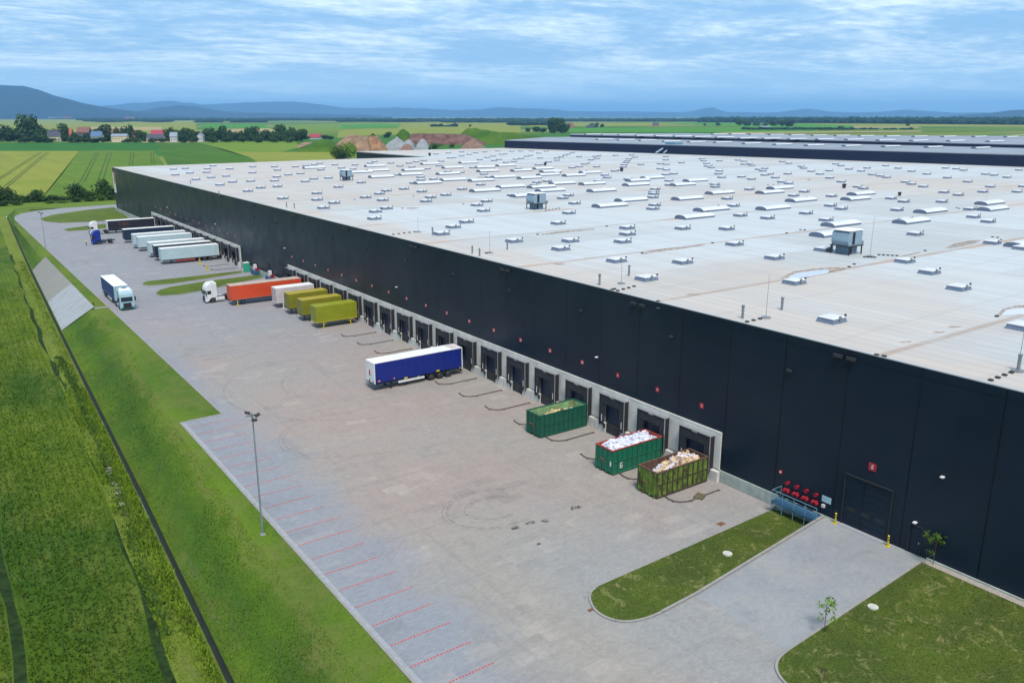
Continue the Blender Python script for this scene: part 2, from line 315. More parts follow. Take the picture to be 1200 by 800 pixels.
# grass and fields
m_grass('lawn', (0.055, 0.085, 0.006), (0.030, 0.050, 0.006), (0.045, 0.050, 0.012), 0.25, 1.2, 7, (1, 1, 1), ((0.23, 0.21, 0.085), 0.95))
m_grass('bank_grass', (0.112, 0.195, 0.003), (0.058, 0.135, 0.004), (0.095, 0.118, 0.010), 0.13, 0.5, 6, (1.0, 0.3, 1), ((0.15, 0.15, 0.05), 0.6), 0.9)
m_grass('terrace_grass', (0.090, 0.142, 0.008), (0.062, 0.105, 0.010), (0.088, 0.090, 0.026), 0.14, 0.8, 5, (1.0, 0.5, 1), ((0.16, 0.15, 0.055), 0.5))
m_grass('verge_grass', (0.165, 0.210, 0.020), (0.125, 0.165, 0.018), (0.145, 0.155, 0.035), 0.3, 0.8, 5, (1, 0.25, 1), ((0.18, 0.18, 0.06), 0.35), 0.9)
def m_crop():
    b = NB('green_crop', 0.95, 0, 0.15)
    v = b.map((1, 0.45, 1))
    k = b.mix(b.ramp(b.noise(0.045, 6, 0.65, v), 0.38, 0.6), (0.105, 0.148, 0.005), (0.034, 0.080, 0.004))
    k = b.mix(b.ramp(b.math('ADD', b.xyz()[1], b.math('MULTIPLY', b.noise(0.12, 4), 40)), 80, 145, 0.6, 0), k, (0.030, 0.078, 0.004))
    k = b.mix(b.ramp(b.noise(0.3, 6, 0.7, v), 0.45, 0.75, 0, 0.75), k, (0.135, 0.160, 0.028))
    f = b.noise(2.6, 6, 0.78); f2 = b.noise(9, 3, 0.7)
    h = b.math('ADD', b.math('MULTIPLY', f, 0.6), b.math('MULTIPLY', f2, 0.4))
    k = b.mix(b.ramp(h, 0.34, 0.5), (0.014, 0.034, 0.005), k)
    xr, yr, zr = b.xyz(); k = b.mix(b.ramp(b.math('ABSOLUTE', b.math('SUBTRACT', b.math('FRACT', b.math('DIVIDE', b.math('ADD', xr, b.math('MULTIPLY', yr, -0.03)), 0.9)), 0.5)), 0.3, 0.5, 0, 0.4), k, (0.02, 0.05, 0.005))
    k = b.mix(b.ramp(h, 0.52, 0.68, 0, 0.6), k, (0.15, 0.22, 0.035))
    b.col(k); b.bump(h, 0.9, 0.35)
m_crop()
simple('verge_blade', (0.125, 0.200, 0.014), 0.95, 0, 0.3, 0.6, 0.1)
simple('tram_soil', (0.016, 0.032, 0.008), 0.95, 0, 0.5, 1.5, 0.1)
simple('track_green', (0.040, 0.070, 0.014), 0.95, 0, 0.5, 0.3, 0.1)
simple('ditch_water', (0.006, 0.014, 0.012), 0.95, 0, 0.3, 0.6)
def m_revet():
    b = NB('revetment_concrete', 0.9, 0, 0.3); x, y, z = b.xyz()
    k = b.mix(b.ramp(y, 199.8, 200.4), (0.25, 0.27, 0.29), (0.19, 0.185, 0.170))
    k = b.mix(b.ramp(b.noise(0.5, 8, 0.75, b.map((0.25, 1, 1))), 0.42, 0.75, 0, 0.6), k, (0.14, 0.145, 0.13))
    f = b.math('ABSOLUTE', b.math('SUBTRACT', b.math('FRACT', b.math('DIVIDE', y, 3.0)), 0.5)); k = b.mix(b.ramp(f, 0.47, 0.5, 0, 0.4), k, (0.1, 0.1, 0.1)); b.col(k)
m_revet()
def m_plain():
    b = NB('far_fields', 0.95, 0, 0.1)
    v = b.n('ShaderNodeTexVoronoi'); b.t.links.new(b.map((0.0011, 0.0034, 0), (0, 0, R(-28))), v.inputs[0]); v.inputs['Scale'].default_value = 1
    s = b.n('ShaderNodeSeparateColor'); b.t.links.new(v.outputs['Color'], s.inputs[0])
    k = b.mix(b.ramp(s.outputs[0], 0.2, 0.5), (0.135, 0.165, 0.030), (0.075, 0.135, 0.014))
    k = b.mix(b.ramp(s.outputs[1], 0.74, 0.78), k, (0.26, 0.23, 0.095))
    k = b.mix(b.ramp(s.outputs[2], 0.78, 0.82), k, (0.03, 0.11, 0.012))
    k = b.mix(b.ramp(b.noise(0.01, 6, 0.7), 0.35, 0.7, 0, 0.3), k, (0.06, 0.09, 0.015)); b.col(k)
m_plain()
def m_field(name, a, c, stripe=0.0, ang=0.0, per=9.0):
    b = NB(name, 0.95, 0, 0.1)
    k = b.mix(b.ramp(b.noise(0.02, 6, 0.7), 0.35, 0.68), a, c)
    k = b.mix(b.ramp(b.noise(0.25, 5, 0.7), 0.4, 0.75, 0, 0.35), k, tuple(x * 0.6 for x in a))
    if stripe:
        k = b.mix(b.ramp(b.noise(1.0, 3, 0.6, b.map((1.0 / per, 0.002, 1), (0, 0, R(ang)))), 0.45, 0.7, 0, stripe), k, tuple(x * 0.55 for x in a))
    b.col(k)
m_field('field_pale', (0.190, 0.205, 0.032), (0.145, 0.180, 0.022), 0.3, -12)
m_field('field_mid', (0.070, 0.135, 0.010), (0.105, 0.155, 0.022), 0.4, -12)
m_field('field_dark', (0.022, 0.100, 0.012), (0.030, 0.115, 0.012), 0.2, 0)
m_field('field_deep', (0.038, 0.105, 0.008), (0.062, 0.120, 0.010), 0.55, -6)
m_field('field_lime', (0.100, 0.175, 0.012), (0.128, 0.180, 0.024), 0.3, 30)
m_field('field_tan', (0.30, 0.24, 0.115), (0.25, 0.21, 0.09))
m_field('field_vivid', (0.050, 0.170, 0.012), (0.060, 0.175, 0.014), 0.1)
simple('soil_brown', (0.20, 0.125, 0.075), 0.95, 0, 0.45, 0.15)
simple('soil_ochre', (0.22, 0.115, 0.055), 0.95, 0, 0.45, 0.15)
simple('soil_red', (0.115, 0.060, 0.050), 0.95, 0, 0.55, 0.15, 0.2, ((0.2, 0.12, 0.09), 0.5))
simple('gravel_grey', (0.20, 0.215, 0.23), 0.95, 0, 0.25, 0.3)
simple('gravel_red', (0.17, 0.10, 0.072), 0.95, 0, 0.25, 0.3)
m_field('mound_green', (0.030, 0.080, 0.006), (0.070, 0.120, 0.012))
def m_leaf(name, a, c, tr=0.0):
    b = NB(name, 0.85, 0, 0.2)
    oi = b.n('ShaderNodeObjectInfo')
    g = b.n('ShaderNodeNewGeometry')
    k = b.mix(b.ramp(b.noise(0.35, 4, 0.7), 0.35, 0.65), a, c)
    k = b.mix(b.math('MULTIPLY', g.outputs['Random Per Island'], 0.45), k, tuple(x * 1.7 for x in c))
    k = b.mix(b.math('MULTIPLY', oi.outputs['Random'], 0.35), k, tuple(x * 0.5 for x in a)); b.col(k)
m_leaf('leaf_dark', (0.016, 0.040, 0.012), (0.028, 0.062, 0.014))
m_leaf('leaf_mid', (0.030, 0.068, 0.010), (0.052, 0.100, 0.014))
m_leaf('leaf_fresh', (0.085, 0.17, 0.012), (0.11, 0.20, 0.02))
simple('bark', (0.06, 0.045, 0.03), 0.95, 0, 0.3, 5)
simple('far_wood', (0.012, 0.034, 0.022), 0.95, 0, 0.45, 0.01, 0.1)
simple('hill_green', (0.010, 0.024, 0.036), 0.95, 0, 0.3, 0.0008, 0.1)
simple('wall_white', (0.42, 0.42, 0.42), 0.8); simple('wall_cream', (0.50, 0.43, 0.30), 0.8); simple('wall_dark', (0.10, 0.10, 0.11), 0.8); simple('wall_brick', (0.30, 0.14, 0.10), 0.8)
simple('tile_orange', (0.30, 0.08, 0.045), 0.8, 0, 0.2, 1); simple('tile_red', (0.26, 0.025, 0.05), 0.8, 0, 0.2, 1); simple('tile_brown', (0.17, 0.07, 0.06), 0.8, 0, 0.2, 1); simple('tile_dark', (0.045, 0.05, 0.075), 0.8, 0, 0.2, 1); simple('tile_blue', (0.06, 0.12, 0.24), 0.7, 0, 0.2, 1); simple('tile_light', (0.20, 0.24, 0.30), 0.7, 0, 0.2, 1)
M = MATS

# ------------------------------------------------------------------ builders
COL = sc.collection
def tag(o, label=None, cat=None, group=None, kind=None):
    if label: o['label'] = label
    if cat: o['category'] = cat
    if group: o['group'] = group
    if kind: o['kind'] = kind
    return o
def empty(name, loc=(0, 0, 0), rz=0.0):
    o = bpy.data.objects.new(name, None); COL.objects.link(o); o.location = loc; o.rotation_euler = (0, 0, rz); o.empty_display_size = 0.5; return o
class MB:
    def __init__(s): s.v = []; s.f = []; s.mi = []; s.sm = []
    def face(s, pts, m=0, sm=False):
        i = len(s.v); s.v += [tuple(p) for p in pts]; s.f.append(tuple(range(i, i + len(pts)))); s.mi.append(m); s.sm.append(sm)
    def mesh(s, vs, fs, m=0, sm=False):
        i = len(s.v); s.v += [tuple(p) for p in vs]
        for f in fs: s.f.append(tuple(i + a for a in f)); s.mi.append(m); s.sm.append(sm)
    def box(s, x0, x1, y0, y1, z0, z1, m=0, bev=0.0, mat=None):
        if bev:
            bm = bmesh.new(); bmesh.ops.create_cube(bm, size=1)
            for v in bm.verts: v.co = Vector(((x0 + x1) / 2 + v.co.x * (x1 - x0), (y0 + y1) / 2 + v.co.y * (y1 - y0), (z0 + z1) / 2 + v.co.z * (z1 - z0)))
            bmesh.ops.bevel(bm, geom=list(bm.edges), offset=bev, segments=2, affect='EDGES', profile=0.6)
            bm.verts.index_update(); s.mesh([(mat @ v.co if mat else v.co) for v in bm.verts], [[v.index for v in f.verts] for f in bm.faces], m); bm.free(); return
        vs = [Vector((x, y, z)) for z in (z0, z1) for y in (y0, y1) for x in (x0, x1)]
        if mat: vs = [mat @ v for v in vs]
        s.mesh(vs, [(0, 2, 3, 1), (4, 5, 7, 6), (0, 1, 5, 4), (2, 6, 7, 3), (0, 4, 6, 2), (1, 3, 7, 5)], m)
    def tube(s, p0, p1, r, r1=None, n=8, m=0, caps=True):
        p0 = Vector(p0); p1 = Vector(p1); r1 = r if r1 is None else r1
        d = (p1 - p0).normalized(); a = d.orthogonal().normalized(); b = d.cross(a)
        vs = [p + (a * math.cos(2 * math.pi * k / n) + b * math.sin(2 * math.pi * k / n)) * q for p, q in ((p0, r), (p1, r1)) for k in range(n)]
        fs = [(k, (k + 1) % n, n + (k + 1) % n, n + k) for k in range(n)]
        s.mesh(vs, fs, m, True)
        if caps: s.mesh(vs, [tuple(range(n))[::-1], tuple(range(n, 2 * n))], m)
    def path(s, pts, r, n=6, m=0):
        for a, b in zip(pts, pts[1:]): s.tube(a, b, r, None, n, m)
    def prism(s, poly, z0, z1, m=0, top=True):
        n = len(poly); vs = [(x, y, z0) for x, y in poly] + [(x, y, z1) for x, y in poly]
        ar = sum(poly[i][0] * poly[(i + 1) % n][1] - poly[(i + 1) % n][0] * poly[i][1] for i in range(n))
        fs = [(i, (i + 1) % n, n + (i + 1) % n, n + i) for i in range(n)]
        if ar < 0: fs = [f[::-1] for f in fs]
        t = tuple(range(n, 2 * n)); fs.append(t if ar > 0 else t[::-1]); fs.append(tuple(range(n))[::-1] if ar > 0 else tuple(range(n)))
        s.mesh(vs, fs, m)
    def extr(s, prof, y0, y1, m=0):       # profile in x,z extruded along y
        n = len(prof); vs = [(x, y0, z) for x, z in prof] + [(x, y1, z) for x, z in prof]
        fs = [(i, (i + 1) % n, n + (i + 1) % n, n + i) for i in range(n)] + [tuple(range(n))[::-1], tuple(range(n, 2 * n))]
        s.mesh(vs, fs, m)
    def build(s, name, mats, parent=None, loc=None, rz=0.0):
        me = bpy.data.meshes.new(name); me.from_pydata([tuple(v) for v in s.v], [], s.f); me.validate(verbose=False)
        if not isinstance(mats, (list, tuple)): mats = [mats]
        for m in mats: me.materials.append(M[m])
        if len(me.polygons) == len(s.mi):
            me.polygons.foreach_set('material_index', s.mi); me.polygons.foreach_set('use_smooth', s.sm)
        bm = bmesh.new(); bm.from_mesh(me); bmesh.ops.recalc_face_normals(bm, faces=bm.faces) if len(s.f) < 4000 else None; bm.to_mesh(me); bm.free()
        o = bpy.data.objects.new(name, me); COL.objects.link(o)
        if parent: o.parent = parent
        if loc: o.location = loc
        if rz: o.rotation_euler = (0, 0, rz)
        return o
def copy_tree(o, parent=None):
    c = o.copy(); COL.objects.link(c)
    if parent: c.parent = parent
    for ch in list(o.children): copy_tree(ch, c)
    return c
SEG = {'0': 'abcdef', '1': 'bc', '2': 'abged', '3': 'abgcd', '4': 'fgbc', '5': 'afgcd', '6': 'afgcde', '7': 'abc', '8': 'abcdefg', '9': 'abcdfg', 'C': 'afed', 'E': 'afged'}
def glyphs(mb, text, y0, z0, h, x, m=0, step=-1, t=0.18):   # text on a wall facing -x, reading from +y towards -y
    wd = h * 0.52; th = h * t
    for i, ch in enumerate(text):
        a = y0 + step * i * (wd + th * 1.6); bb = a + step * wd
        for sgm in SEG[ch]:
            if sgm in 'agd':
                z = {'a': z0 + h - th, 'g': z0 + h / 2 - th / 2, 'd': z0}[sgm]; mb.box(x, x + 0.012, min(a, bb), max(a, bb), z, z + th, m)
            else:
                yy = a if sgm in 'fe' else bb - step * th
                za, zb = (z0 + h / 2, z0 + h) if sgm in 'fb' else (z0, z0 + h / 2)
                mb.box(x, x + 0.013, min(yy, yy + step * th), max(yy, yy + step * th), za, zb, m)

# ------------------------------------------------------------------ ground
XD = [(-100, 6.2), (53, 12.9), (89, 14.5), (172, 17.7), (243, 20.5), (330, 24.5), (368, 26.4), (400, 27.5)]
ZD = [(-100, -5.0), (172, -5.0), (243, -4.5), (330, -4.4), (368, -4.3), (400, -4.2)]
XC = [(-100, 17.5), (64, 19.0), (75, 19.6), (95, 20.4), (112, 21.3), (142, 24.1), (172, 24.0), (243, 24.2), (330, 25.6), (352, 27.5), (368, 30), (400, 31)]
def pe(y): return 21.4 if y < 98.9 else (26.4 if y < 342 else min(34, 26.4 + (y - 342) ** 2 * 0.012))
rows = [-300, -100, -50, -20, 0] + [10 + 4 * i for i in range(22)] + [98.8, 99.0] + [103 + 6 * i for i in range(11)] + [172, 200, 243] + [250 + 8 * i for i in range(15)] + [368, 376, 384]
rows = sorted(set(rows))
def nz(x, y, a=0.12, s=0.25): return noise.noise(Vector((x * s, y * s, 3.1))) * a
def strip(name, mat, colf, kind='structure', jit=0.0):
    mb = MB(); g = [[(x, y, z + (nz(x, y, jit) if jit else 0)) for x, z in colf(y)] for y in rows]
    for a, b in zip(g, g[1:]):
        for i in range(len(a) - 1): mb.face([a[i], a[i + 1], b[i + 1], b[i]])
    o = mb.build(name, mat); tag(o, kind=kind)
    bm = bmesh.new(); bm.from_mesh(o.data); bmesh.ops.remove_doubles(bm, verts=bm.verts, dist=0.002); bmesh.ops.recalc_face_normals(bm, faces=bm.faces)
    if sum(f.normal.z * f.calc_area() for f in bm.faces) < 0: bmesh.ops.reverse_faces(bm, faces=bm.faces)
    for f in bm.faces: f.smooth = True
    bm.to_mesh(o.data); bm.free(); return o
def zlow(y, z): return z
def slopef(y):
    a, c = lerp(XD, y) + 0.22, lerp(XC, y); zd = lerp(ZD, y) + 0.15
    prof = [(0, 0), (0.12, 0.12), (0.3, 0.30), (0.5, 0.51), (0.7, 0.72), (0.88, 0.92), (1, 1)]
    return [(a + (c - a) * t, zlow(y, zd + (-1.27 - zd) * h)) for t, h in prof]
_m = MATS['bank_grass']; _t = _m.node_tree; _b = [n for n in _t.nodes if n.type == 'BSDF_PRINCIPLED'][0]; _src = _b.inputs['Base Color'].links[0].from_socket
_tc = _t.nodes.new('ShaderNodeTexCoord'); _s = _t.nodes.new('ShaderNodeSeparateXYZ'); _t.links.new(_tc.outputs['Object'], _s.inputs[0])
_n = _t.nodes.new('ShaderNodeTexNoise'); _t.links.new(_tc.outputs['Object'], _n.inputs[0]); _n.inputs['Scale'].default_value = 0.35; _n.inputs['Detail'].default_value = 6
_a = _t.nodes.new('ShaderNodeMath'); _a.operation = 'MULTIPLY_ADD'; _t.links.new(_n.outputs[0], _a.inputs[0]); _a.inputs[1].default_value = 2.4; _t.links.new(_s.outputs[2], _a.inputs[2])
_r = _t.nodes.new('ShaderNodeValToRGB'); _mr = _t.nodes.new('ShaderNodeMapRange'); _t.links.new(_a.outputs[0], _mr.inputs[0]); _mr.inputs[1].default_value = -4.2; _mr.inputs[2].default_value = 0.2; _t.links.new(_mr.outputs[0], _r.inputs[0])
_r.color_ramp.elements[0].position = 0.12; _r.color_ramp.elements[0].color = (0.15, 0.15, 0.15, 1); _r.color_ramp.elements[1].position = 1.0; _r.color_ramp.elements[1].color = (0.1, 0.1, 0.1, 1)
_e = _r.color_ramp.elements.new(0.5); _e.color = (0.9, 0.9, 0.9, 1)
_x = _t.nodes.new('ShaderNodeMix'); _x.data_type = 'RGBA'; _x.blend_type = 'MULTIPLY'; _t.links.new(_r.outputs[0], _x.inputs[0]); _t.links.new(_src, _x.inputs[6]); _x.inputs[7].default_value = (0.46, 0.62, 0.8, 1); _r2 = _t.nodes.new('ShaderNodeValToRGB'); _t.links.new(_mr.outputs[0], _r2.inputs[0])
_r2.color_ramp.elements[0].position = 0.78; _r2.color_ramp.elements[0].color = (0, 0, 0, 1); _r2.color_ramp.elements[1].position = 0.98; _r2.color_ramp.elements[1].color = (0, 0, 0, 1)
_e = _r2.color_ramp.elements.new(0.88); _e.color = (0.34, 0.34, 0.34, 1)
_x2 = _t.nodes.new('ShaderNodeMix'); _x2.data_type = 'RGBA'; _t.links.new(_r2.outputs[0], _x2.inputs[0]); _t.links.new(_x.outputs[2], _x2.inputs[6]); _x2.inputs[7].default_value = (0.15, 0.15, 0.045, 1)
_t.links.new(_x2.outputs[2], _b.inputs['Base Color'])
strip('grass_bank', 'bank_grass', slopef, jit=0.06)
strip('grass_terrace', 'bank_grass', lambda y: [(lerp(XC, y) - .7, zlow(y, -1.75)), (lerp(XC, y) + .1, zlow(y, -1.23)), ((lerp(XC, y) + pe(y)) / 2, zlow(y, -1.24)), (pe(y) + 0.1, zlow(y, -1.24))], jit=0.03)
strip('drainage_ditch', 'ditch_water', lambda y: [(lerp(XD, y) - 0.28, zlow(y, lerp(ZD, y) + 0.25)), (lerp(XD, y) - 0.15, zlow(y, lerp(ZD, y) - 0.25)), (lerp(XD, y) + 0.1, zlow(y, lerp(ZD, y) - 0.25)), (lerp(XD, y) + 0.24, zlow(y, lerp(ZD, y) + 0.18))])
strip('field_verge', 'verge_grass', lambda y: [(lerp(XD, y) - 3.4, -4.14), (lerp(XD, y) - 2.4, -4.02), (lerp(XD, y) - 1.3, -4.2), (lerp(XD, y) - 0.27, zlow(y, lerp(ZD, y) + 0.26))], jit=0.25)
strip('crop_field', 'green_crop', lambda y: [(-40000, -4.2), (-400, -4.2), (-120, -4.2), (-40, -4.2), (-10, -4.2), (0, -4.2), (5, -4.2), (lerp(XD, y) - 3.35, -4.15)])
# plain towards the horizon
mb = MB()
mb.face([(-60000, 384, ZF), (-400, 384, ZF), (-400, 75000, ZF), (-60000, 75000, ZF)])
for xa, xb in ((-400, 27), (27, 700), (700, 60000)):
    mb.face([(xa, 384, ZF), (xb, 384, ZF), (xb, 75000, ZF), (xa, 75000, ZF)])
mb.face([(620, -8000, ZF), (60000, -8000, ZF), (60000, 384, ZF), (620, 384, ZF)])
mb.face([(-60000, -8000, ZF), (620, -8000, ZF), (620, -300, ZF), (-60000, -300, ZF)])
tag(mb.build('plain', 'far_fields'), kind='structure')
mb = MB()
mb.face([(21, -300, -1.5), (600, -300, -1.5), (600, 376, -1.5), (29.5, 376, -1.5), (26, 340, -1.5), (26, 99, -1.5), (21, 98, -1.5)])
mb.face([(600, -300, -1.5), (620, -300, ZF), (620, 384, ZF), (600, 376, -1.5)])
mb.face([(29.5, 376, -1.5), (600, 376, -1.5), (620, 390, ZF), (28, 390, ZF)])
tag(mb.build('building_ground', 'terrace_grass'), kind='structure')
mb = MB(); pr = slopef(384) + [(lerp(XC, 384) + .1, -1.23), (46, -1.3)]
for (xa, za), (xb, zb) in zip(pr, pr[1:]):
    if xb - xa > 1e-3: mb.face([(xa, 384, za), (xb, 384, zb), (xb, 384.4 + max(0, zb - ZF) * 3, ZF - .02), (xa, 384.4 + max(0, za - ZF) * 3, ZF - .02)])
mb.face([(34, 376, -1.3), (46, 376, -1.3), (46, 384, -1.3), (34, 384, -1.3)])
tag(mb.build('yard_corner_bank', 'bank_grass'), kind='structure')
# sown fields on the plain
def patch(name, mat, px, z, kind='structure'):
    mb = MB(); mb.face([G(a, b, z) + (z,) for a, b in px]); return tag(mb.build(name, mat), kind=kind)
FZ = ZF + 0.06
fl = [
 ('field_pale', [(-60, 177), (93, 177), (72, 205), (50, 232), (35, 236), (-60, 243)], 0.00),
 ('field_mid', [(93, 176.8), (180, 176.8), (198, 200), (150, 226), (130, 232), (48, 233)], 0.00),
 ('field_dark', [(-60, 168.5), (10, 167.5), (186, 167), (186, 175.8), (90, 176.9), (-60, 177.2)], 0.00),
 ('field_deep', [(186, 167), (234, 167.4), (262, 175), (292, 184), (310, 195), (200, 200), (192, 185), (186, 176)], 0.00),
 ('field_lime', [(234, 167.2), (300, 165.5), (345, 164.8), (352, 172), (330, 178.5), (268, 178), (250, 172)], 0.00),
 ('field_pale', [(268, 178), (330, 178.5), (395, 176), (395, 195), (312, 196), (292, 184)], 0.00),
 ('field_pale', [(-60, 138.8), (40, 139.0), (105, 139.6), (230, 142), (230, 156), (-60, 158)], 0.30),
 ('field_tan', [(104, 148.8), (190, 148.8), (188, 153), (104, 152.2)], 0.60),
 ('field_vivid', [(232, 145.5), (308, 145.2), (318, 150.5), (240, 150.8)], 0.50),
 ('field_tan', [(266, 151.2), (315, 150.4), (330, 155), (262, 156)], 0.60),
 ('field_lime', [(318, 146.5), (440, 144), (470, 146), (372, 155), (330, 152)], 0.40),
 ('field_vivid', [(400, 146), (470, 145.2), (466, 150), (400, 151)], 0.70),
 ('field_pale', [(400, 144.2), (610, 143.5), (610, 156), (440, 158), (395, 162)], 0.20),
 ('field_pale', [(620, 144.5), (800, 143.6), (1260, 146.5), (1260, 149.2), (800, 147.5), (620, 148.5)], 0.30),
 ('field_vivid', [(640, 150.4), (800, 149.4), (960, 151), (960, 155), (660, 155.3)], 0.50),
 ('field_vivid', [(770, 145), (880, 142.5), (1000, 147), (1000, 150), (870, 149)], 0.45),
 ('field_mid', [(940, 150.2), (1270, 149.5), (1270, 154.3), (940, 155)], 0.35),
 ('field_tan', [(840, 155.2), (1080, 153.2), (1080, 154.5), (860, 156.6)], 0.6),
]
for i, (m_, p_, dz) in enumerate(fl): patch('field', m_, p_, FZ + dz)
# tractor tracks in the fields
mb = MB()
def track(a, b, w, z, n=1):
    A = Vector(G(*a, z)); B = Vector(G(*b, z)); d = (B - A).normalized(); s = Vector((-d.y, d.x)) * w / 2
    mb.face([(*(A - s), z), (*(A + s), z), (*(B + s), z), (*(B - s), z)])
for (a, b) in [((-8, 233), (58, 178)), ((-8, 229), (55, 178)), ((-8, 213), (47, 178)), ((-8, 215.5), (50, 178)), ((94, 213), (113, 178)), ((99, 213), (116, 178)), ((113, 216), (127, 178)), ((119, 216), (131, 178)), ((151.5, 194), (153.5, 178)), ((155, 194), (157, 178)), ((178, 192), (176.5, 178)), ((181, 192), (179.5, 178))]:
    track(a, b, .75, FZ + 0.05)
tag(mb.build('field_tracks', 'track_green'), kind='structure')
mb = MB()
def ribbon(pts, w, z, mbx):
    P = [Vector(p) for p in pts]
    for i in range(len(P) - 1):
        def off(k):
            a = P[max(0, k - 1)]; b = P[min(len(P) - 1, k + 1)]; d = (b - a).normalized(); return Vector((-d.y, d.x)) * w / 2 * (0.8 + 0.35 * noise.noise(Vector((P[k].y * 0.3, w, 1))))
        a, b = off(i), off(i + 1)
        mbx.face([(*(P[i] - a), z), (*(P[i] + a), z), (*(P[i + 1] + b), z), (*(P[i + 1] - b), z)])
ribbon([(1.9 - (120 - y) * 0.022 + 0.25 * math.sin(y * 0.21), y) for y in range(20, 300, 4)], 1.0, -4.185, mb)
ribbon([(lerp([(20, 7.3), (54, 9.3), (85, 11.3), (128, 13.2), (163, 13.8), (300, 20.0)], y) + 0.2 * math.sin(y * 0.3), y) for y in range(20, 300, 4)], 0.85, -4.12, mb)
tag(mb.build('crop_tracks', 'tram_soil'), kind='structure')

# paving, kerbs, islands
pad = [(21.4, -200), (21.4, 98.9), (26.4, 99.1), (26.4, 342), (27.4, 353), (30.2, 362), (36, 369), (45, 374), (62, 377), (120, 384), (120, 372), (61.2, 364), (61.2, 43.6), (44, 43.0), (44, -200)]
mb = MB(); mb.prism(pad, -1.46, ZP); tag(mb.build('yard', 'concrete_block_paving'), kind='structure')
def rampz(x): return ZP if x < 44.0 else ZP + 1.17 * (x - 44.0) / (61.2 - 44.0)
mb = MB()
mb.face([(44, -200, ZP), (61.2, -200, -0.03), (61.2, 38.5, -0.03), (44, 37.7, ZP)])
mb.face([(44, 37.7, ZP - .05), (44, 43.0, ZP - .05), (61.2, 43.6, ZP - .05), (61.2, 38.5, ZP - .05)])
mb.face([(44, 37.7, ZP - .05), (61.2, 38.5, ZP - .05), (61.2, 38.5, -0.03), (44, 37.7, ZP)])
tag(mb.build('gate_ramp', 'ramp_concrete'), kind='structure')
def chaikin(pts, n=2):
    for _ in range(n):
        q_ = [pts[0]]
        for a, b in zip(pts, pts[1:]):
            q_ += [(a[0] * .75 + b[0] * .25, a[1] * .75 + b[1] * .25), (a[0] * .25 + b[0] * .75, a[1] * .25 + b[1] * .75)]
        pts = q_ + [pts[-1]]
    return pts
def curb_loop(name, pts, z, w=0.18, h=0.12, closed=True, zf=None):
    mb = MB(); n = len(pts); P_ = [Vector(p[:2]) for p in pts]; sec = []
    for i in range(n):
        a = P_[i - 1] if (closed or i) else P_[i]; c = P_[(i + 1) % n] if (closed or i < n - 1) else P_[i]; b = P_[i]
        d1 = (b - a).normalized() if (b - a).length > 1e-6 else None; d2 = (c - b).normalized() if (c - b).length > 1e-6 else None
        d1 = d1 or d2; d2 = d2 or d1; n1_ = Vector((-d1.y, d1.x)); n2_ = Vector((-d2.y, d2.x)); m_ = (n1_ + n2_).normalized(); m_ = m_ * (w / 2 / max(.4, m_.dot(n1_)))
        zz_ = zf(b.x) if zf else z; sec.append([(b.x - m_.x, b.y - m_.y, zz_ - .1), (b.x - m_.x, b.y - m_.y, zz_ + h), (b.x + m_.x, b.y + m_.y, zz_ + h), (b.x + m_.x, b.y + m_.y, zz_ - .1)])
    for i in range(n if closed else n - 1):
        A_, B_ = sec[i], sec[(i + 1) % n]
        for k in range(3): mb.face([A_[k], B_[k], B_[k + 1], A_[k + 1]])
    if not closed: mb.face(sec[0]); mb.face(sec[-1][::-1])
    return tag(mb.build(name, 'kerb_concrete'), kind='structure')
isl_c = chaikin([(38.6, 42.9), (37.4, 42.5), (36.6, 41.5), (36.15, 40.2), (36.4, 38.9), (37.2, 38.0), (38.6, 37.55), (40.1, 37.5)])
isl = [(60.6, 43.4), (48.2, 43.1)] + isl_c + [(50, 37.98), (61.2, 38.5)]
mb = MB(); mb.prism(isl, -1.4, ZP + 0.1); lawn1 = tag(mb.build('lawn_island', 'lawn'), kind='structure')
curb_loop('kerb', isl[:-2], ZP, closed=False)
curb_loop('ramp_kerb', [(40.1, 37.5), (44, 37.7), (61.1, 38.48)], 0, w=0.22, h=0.16, closed=False, zf=lambda x: rampz(x))
# side wall of the raised ramp, seen from the lawn
rlc = chaikin([(40.8, 26.0), (40.9, 27.4), (41.6, 28.5), (42.7, 29.1), (44.0, 29.25)])
mb = MB()
mb.face([(40.8, -200, ZP + .1), (44, -200, ZP + .1)] + [(a, b, ZP + .1) for a, b in rlc[::-1]])
mb.face([(44, -200, ZP + .1), (60.6, -200, rampz(60.6) + .06), (60.6, 29.3, rampz(60.6) + .06), (44, 29.25, ZP + .1)])
tag(mb.build('lawn', 'lawn'), kind='structure')
curb_loop('kerb', [(40.8, -60)] + rlc + [(60.6, 29.3)], ZP, closed=False, zf=lambda x: rampz(x))
mb = MB(); mb.face([(60.6, -200, 0.0), (61.4, -200, 0.0), (61.4, 29.2, 0.02), (60.6, 29.2, 0.02)]); tag(mb.build('gravel_strip', 'gravel_strip'), kind='structure')
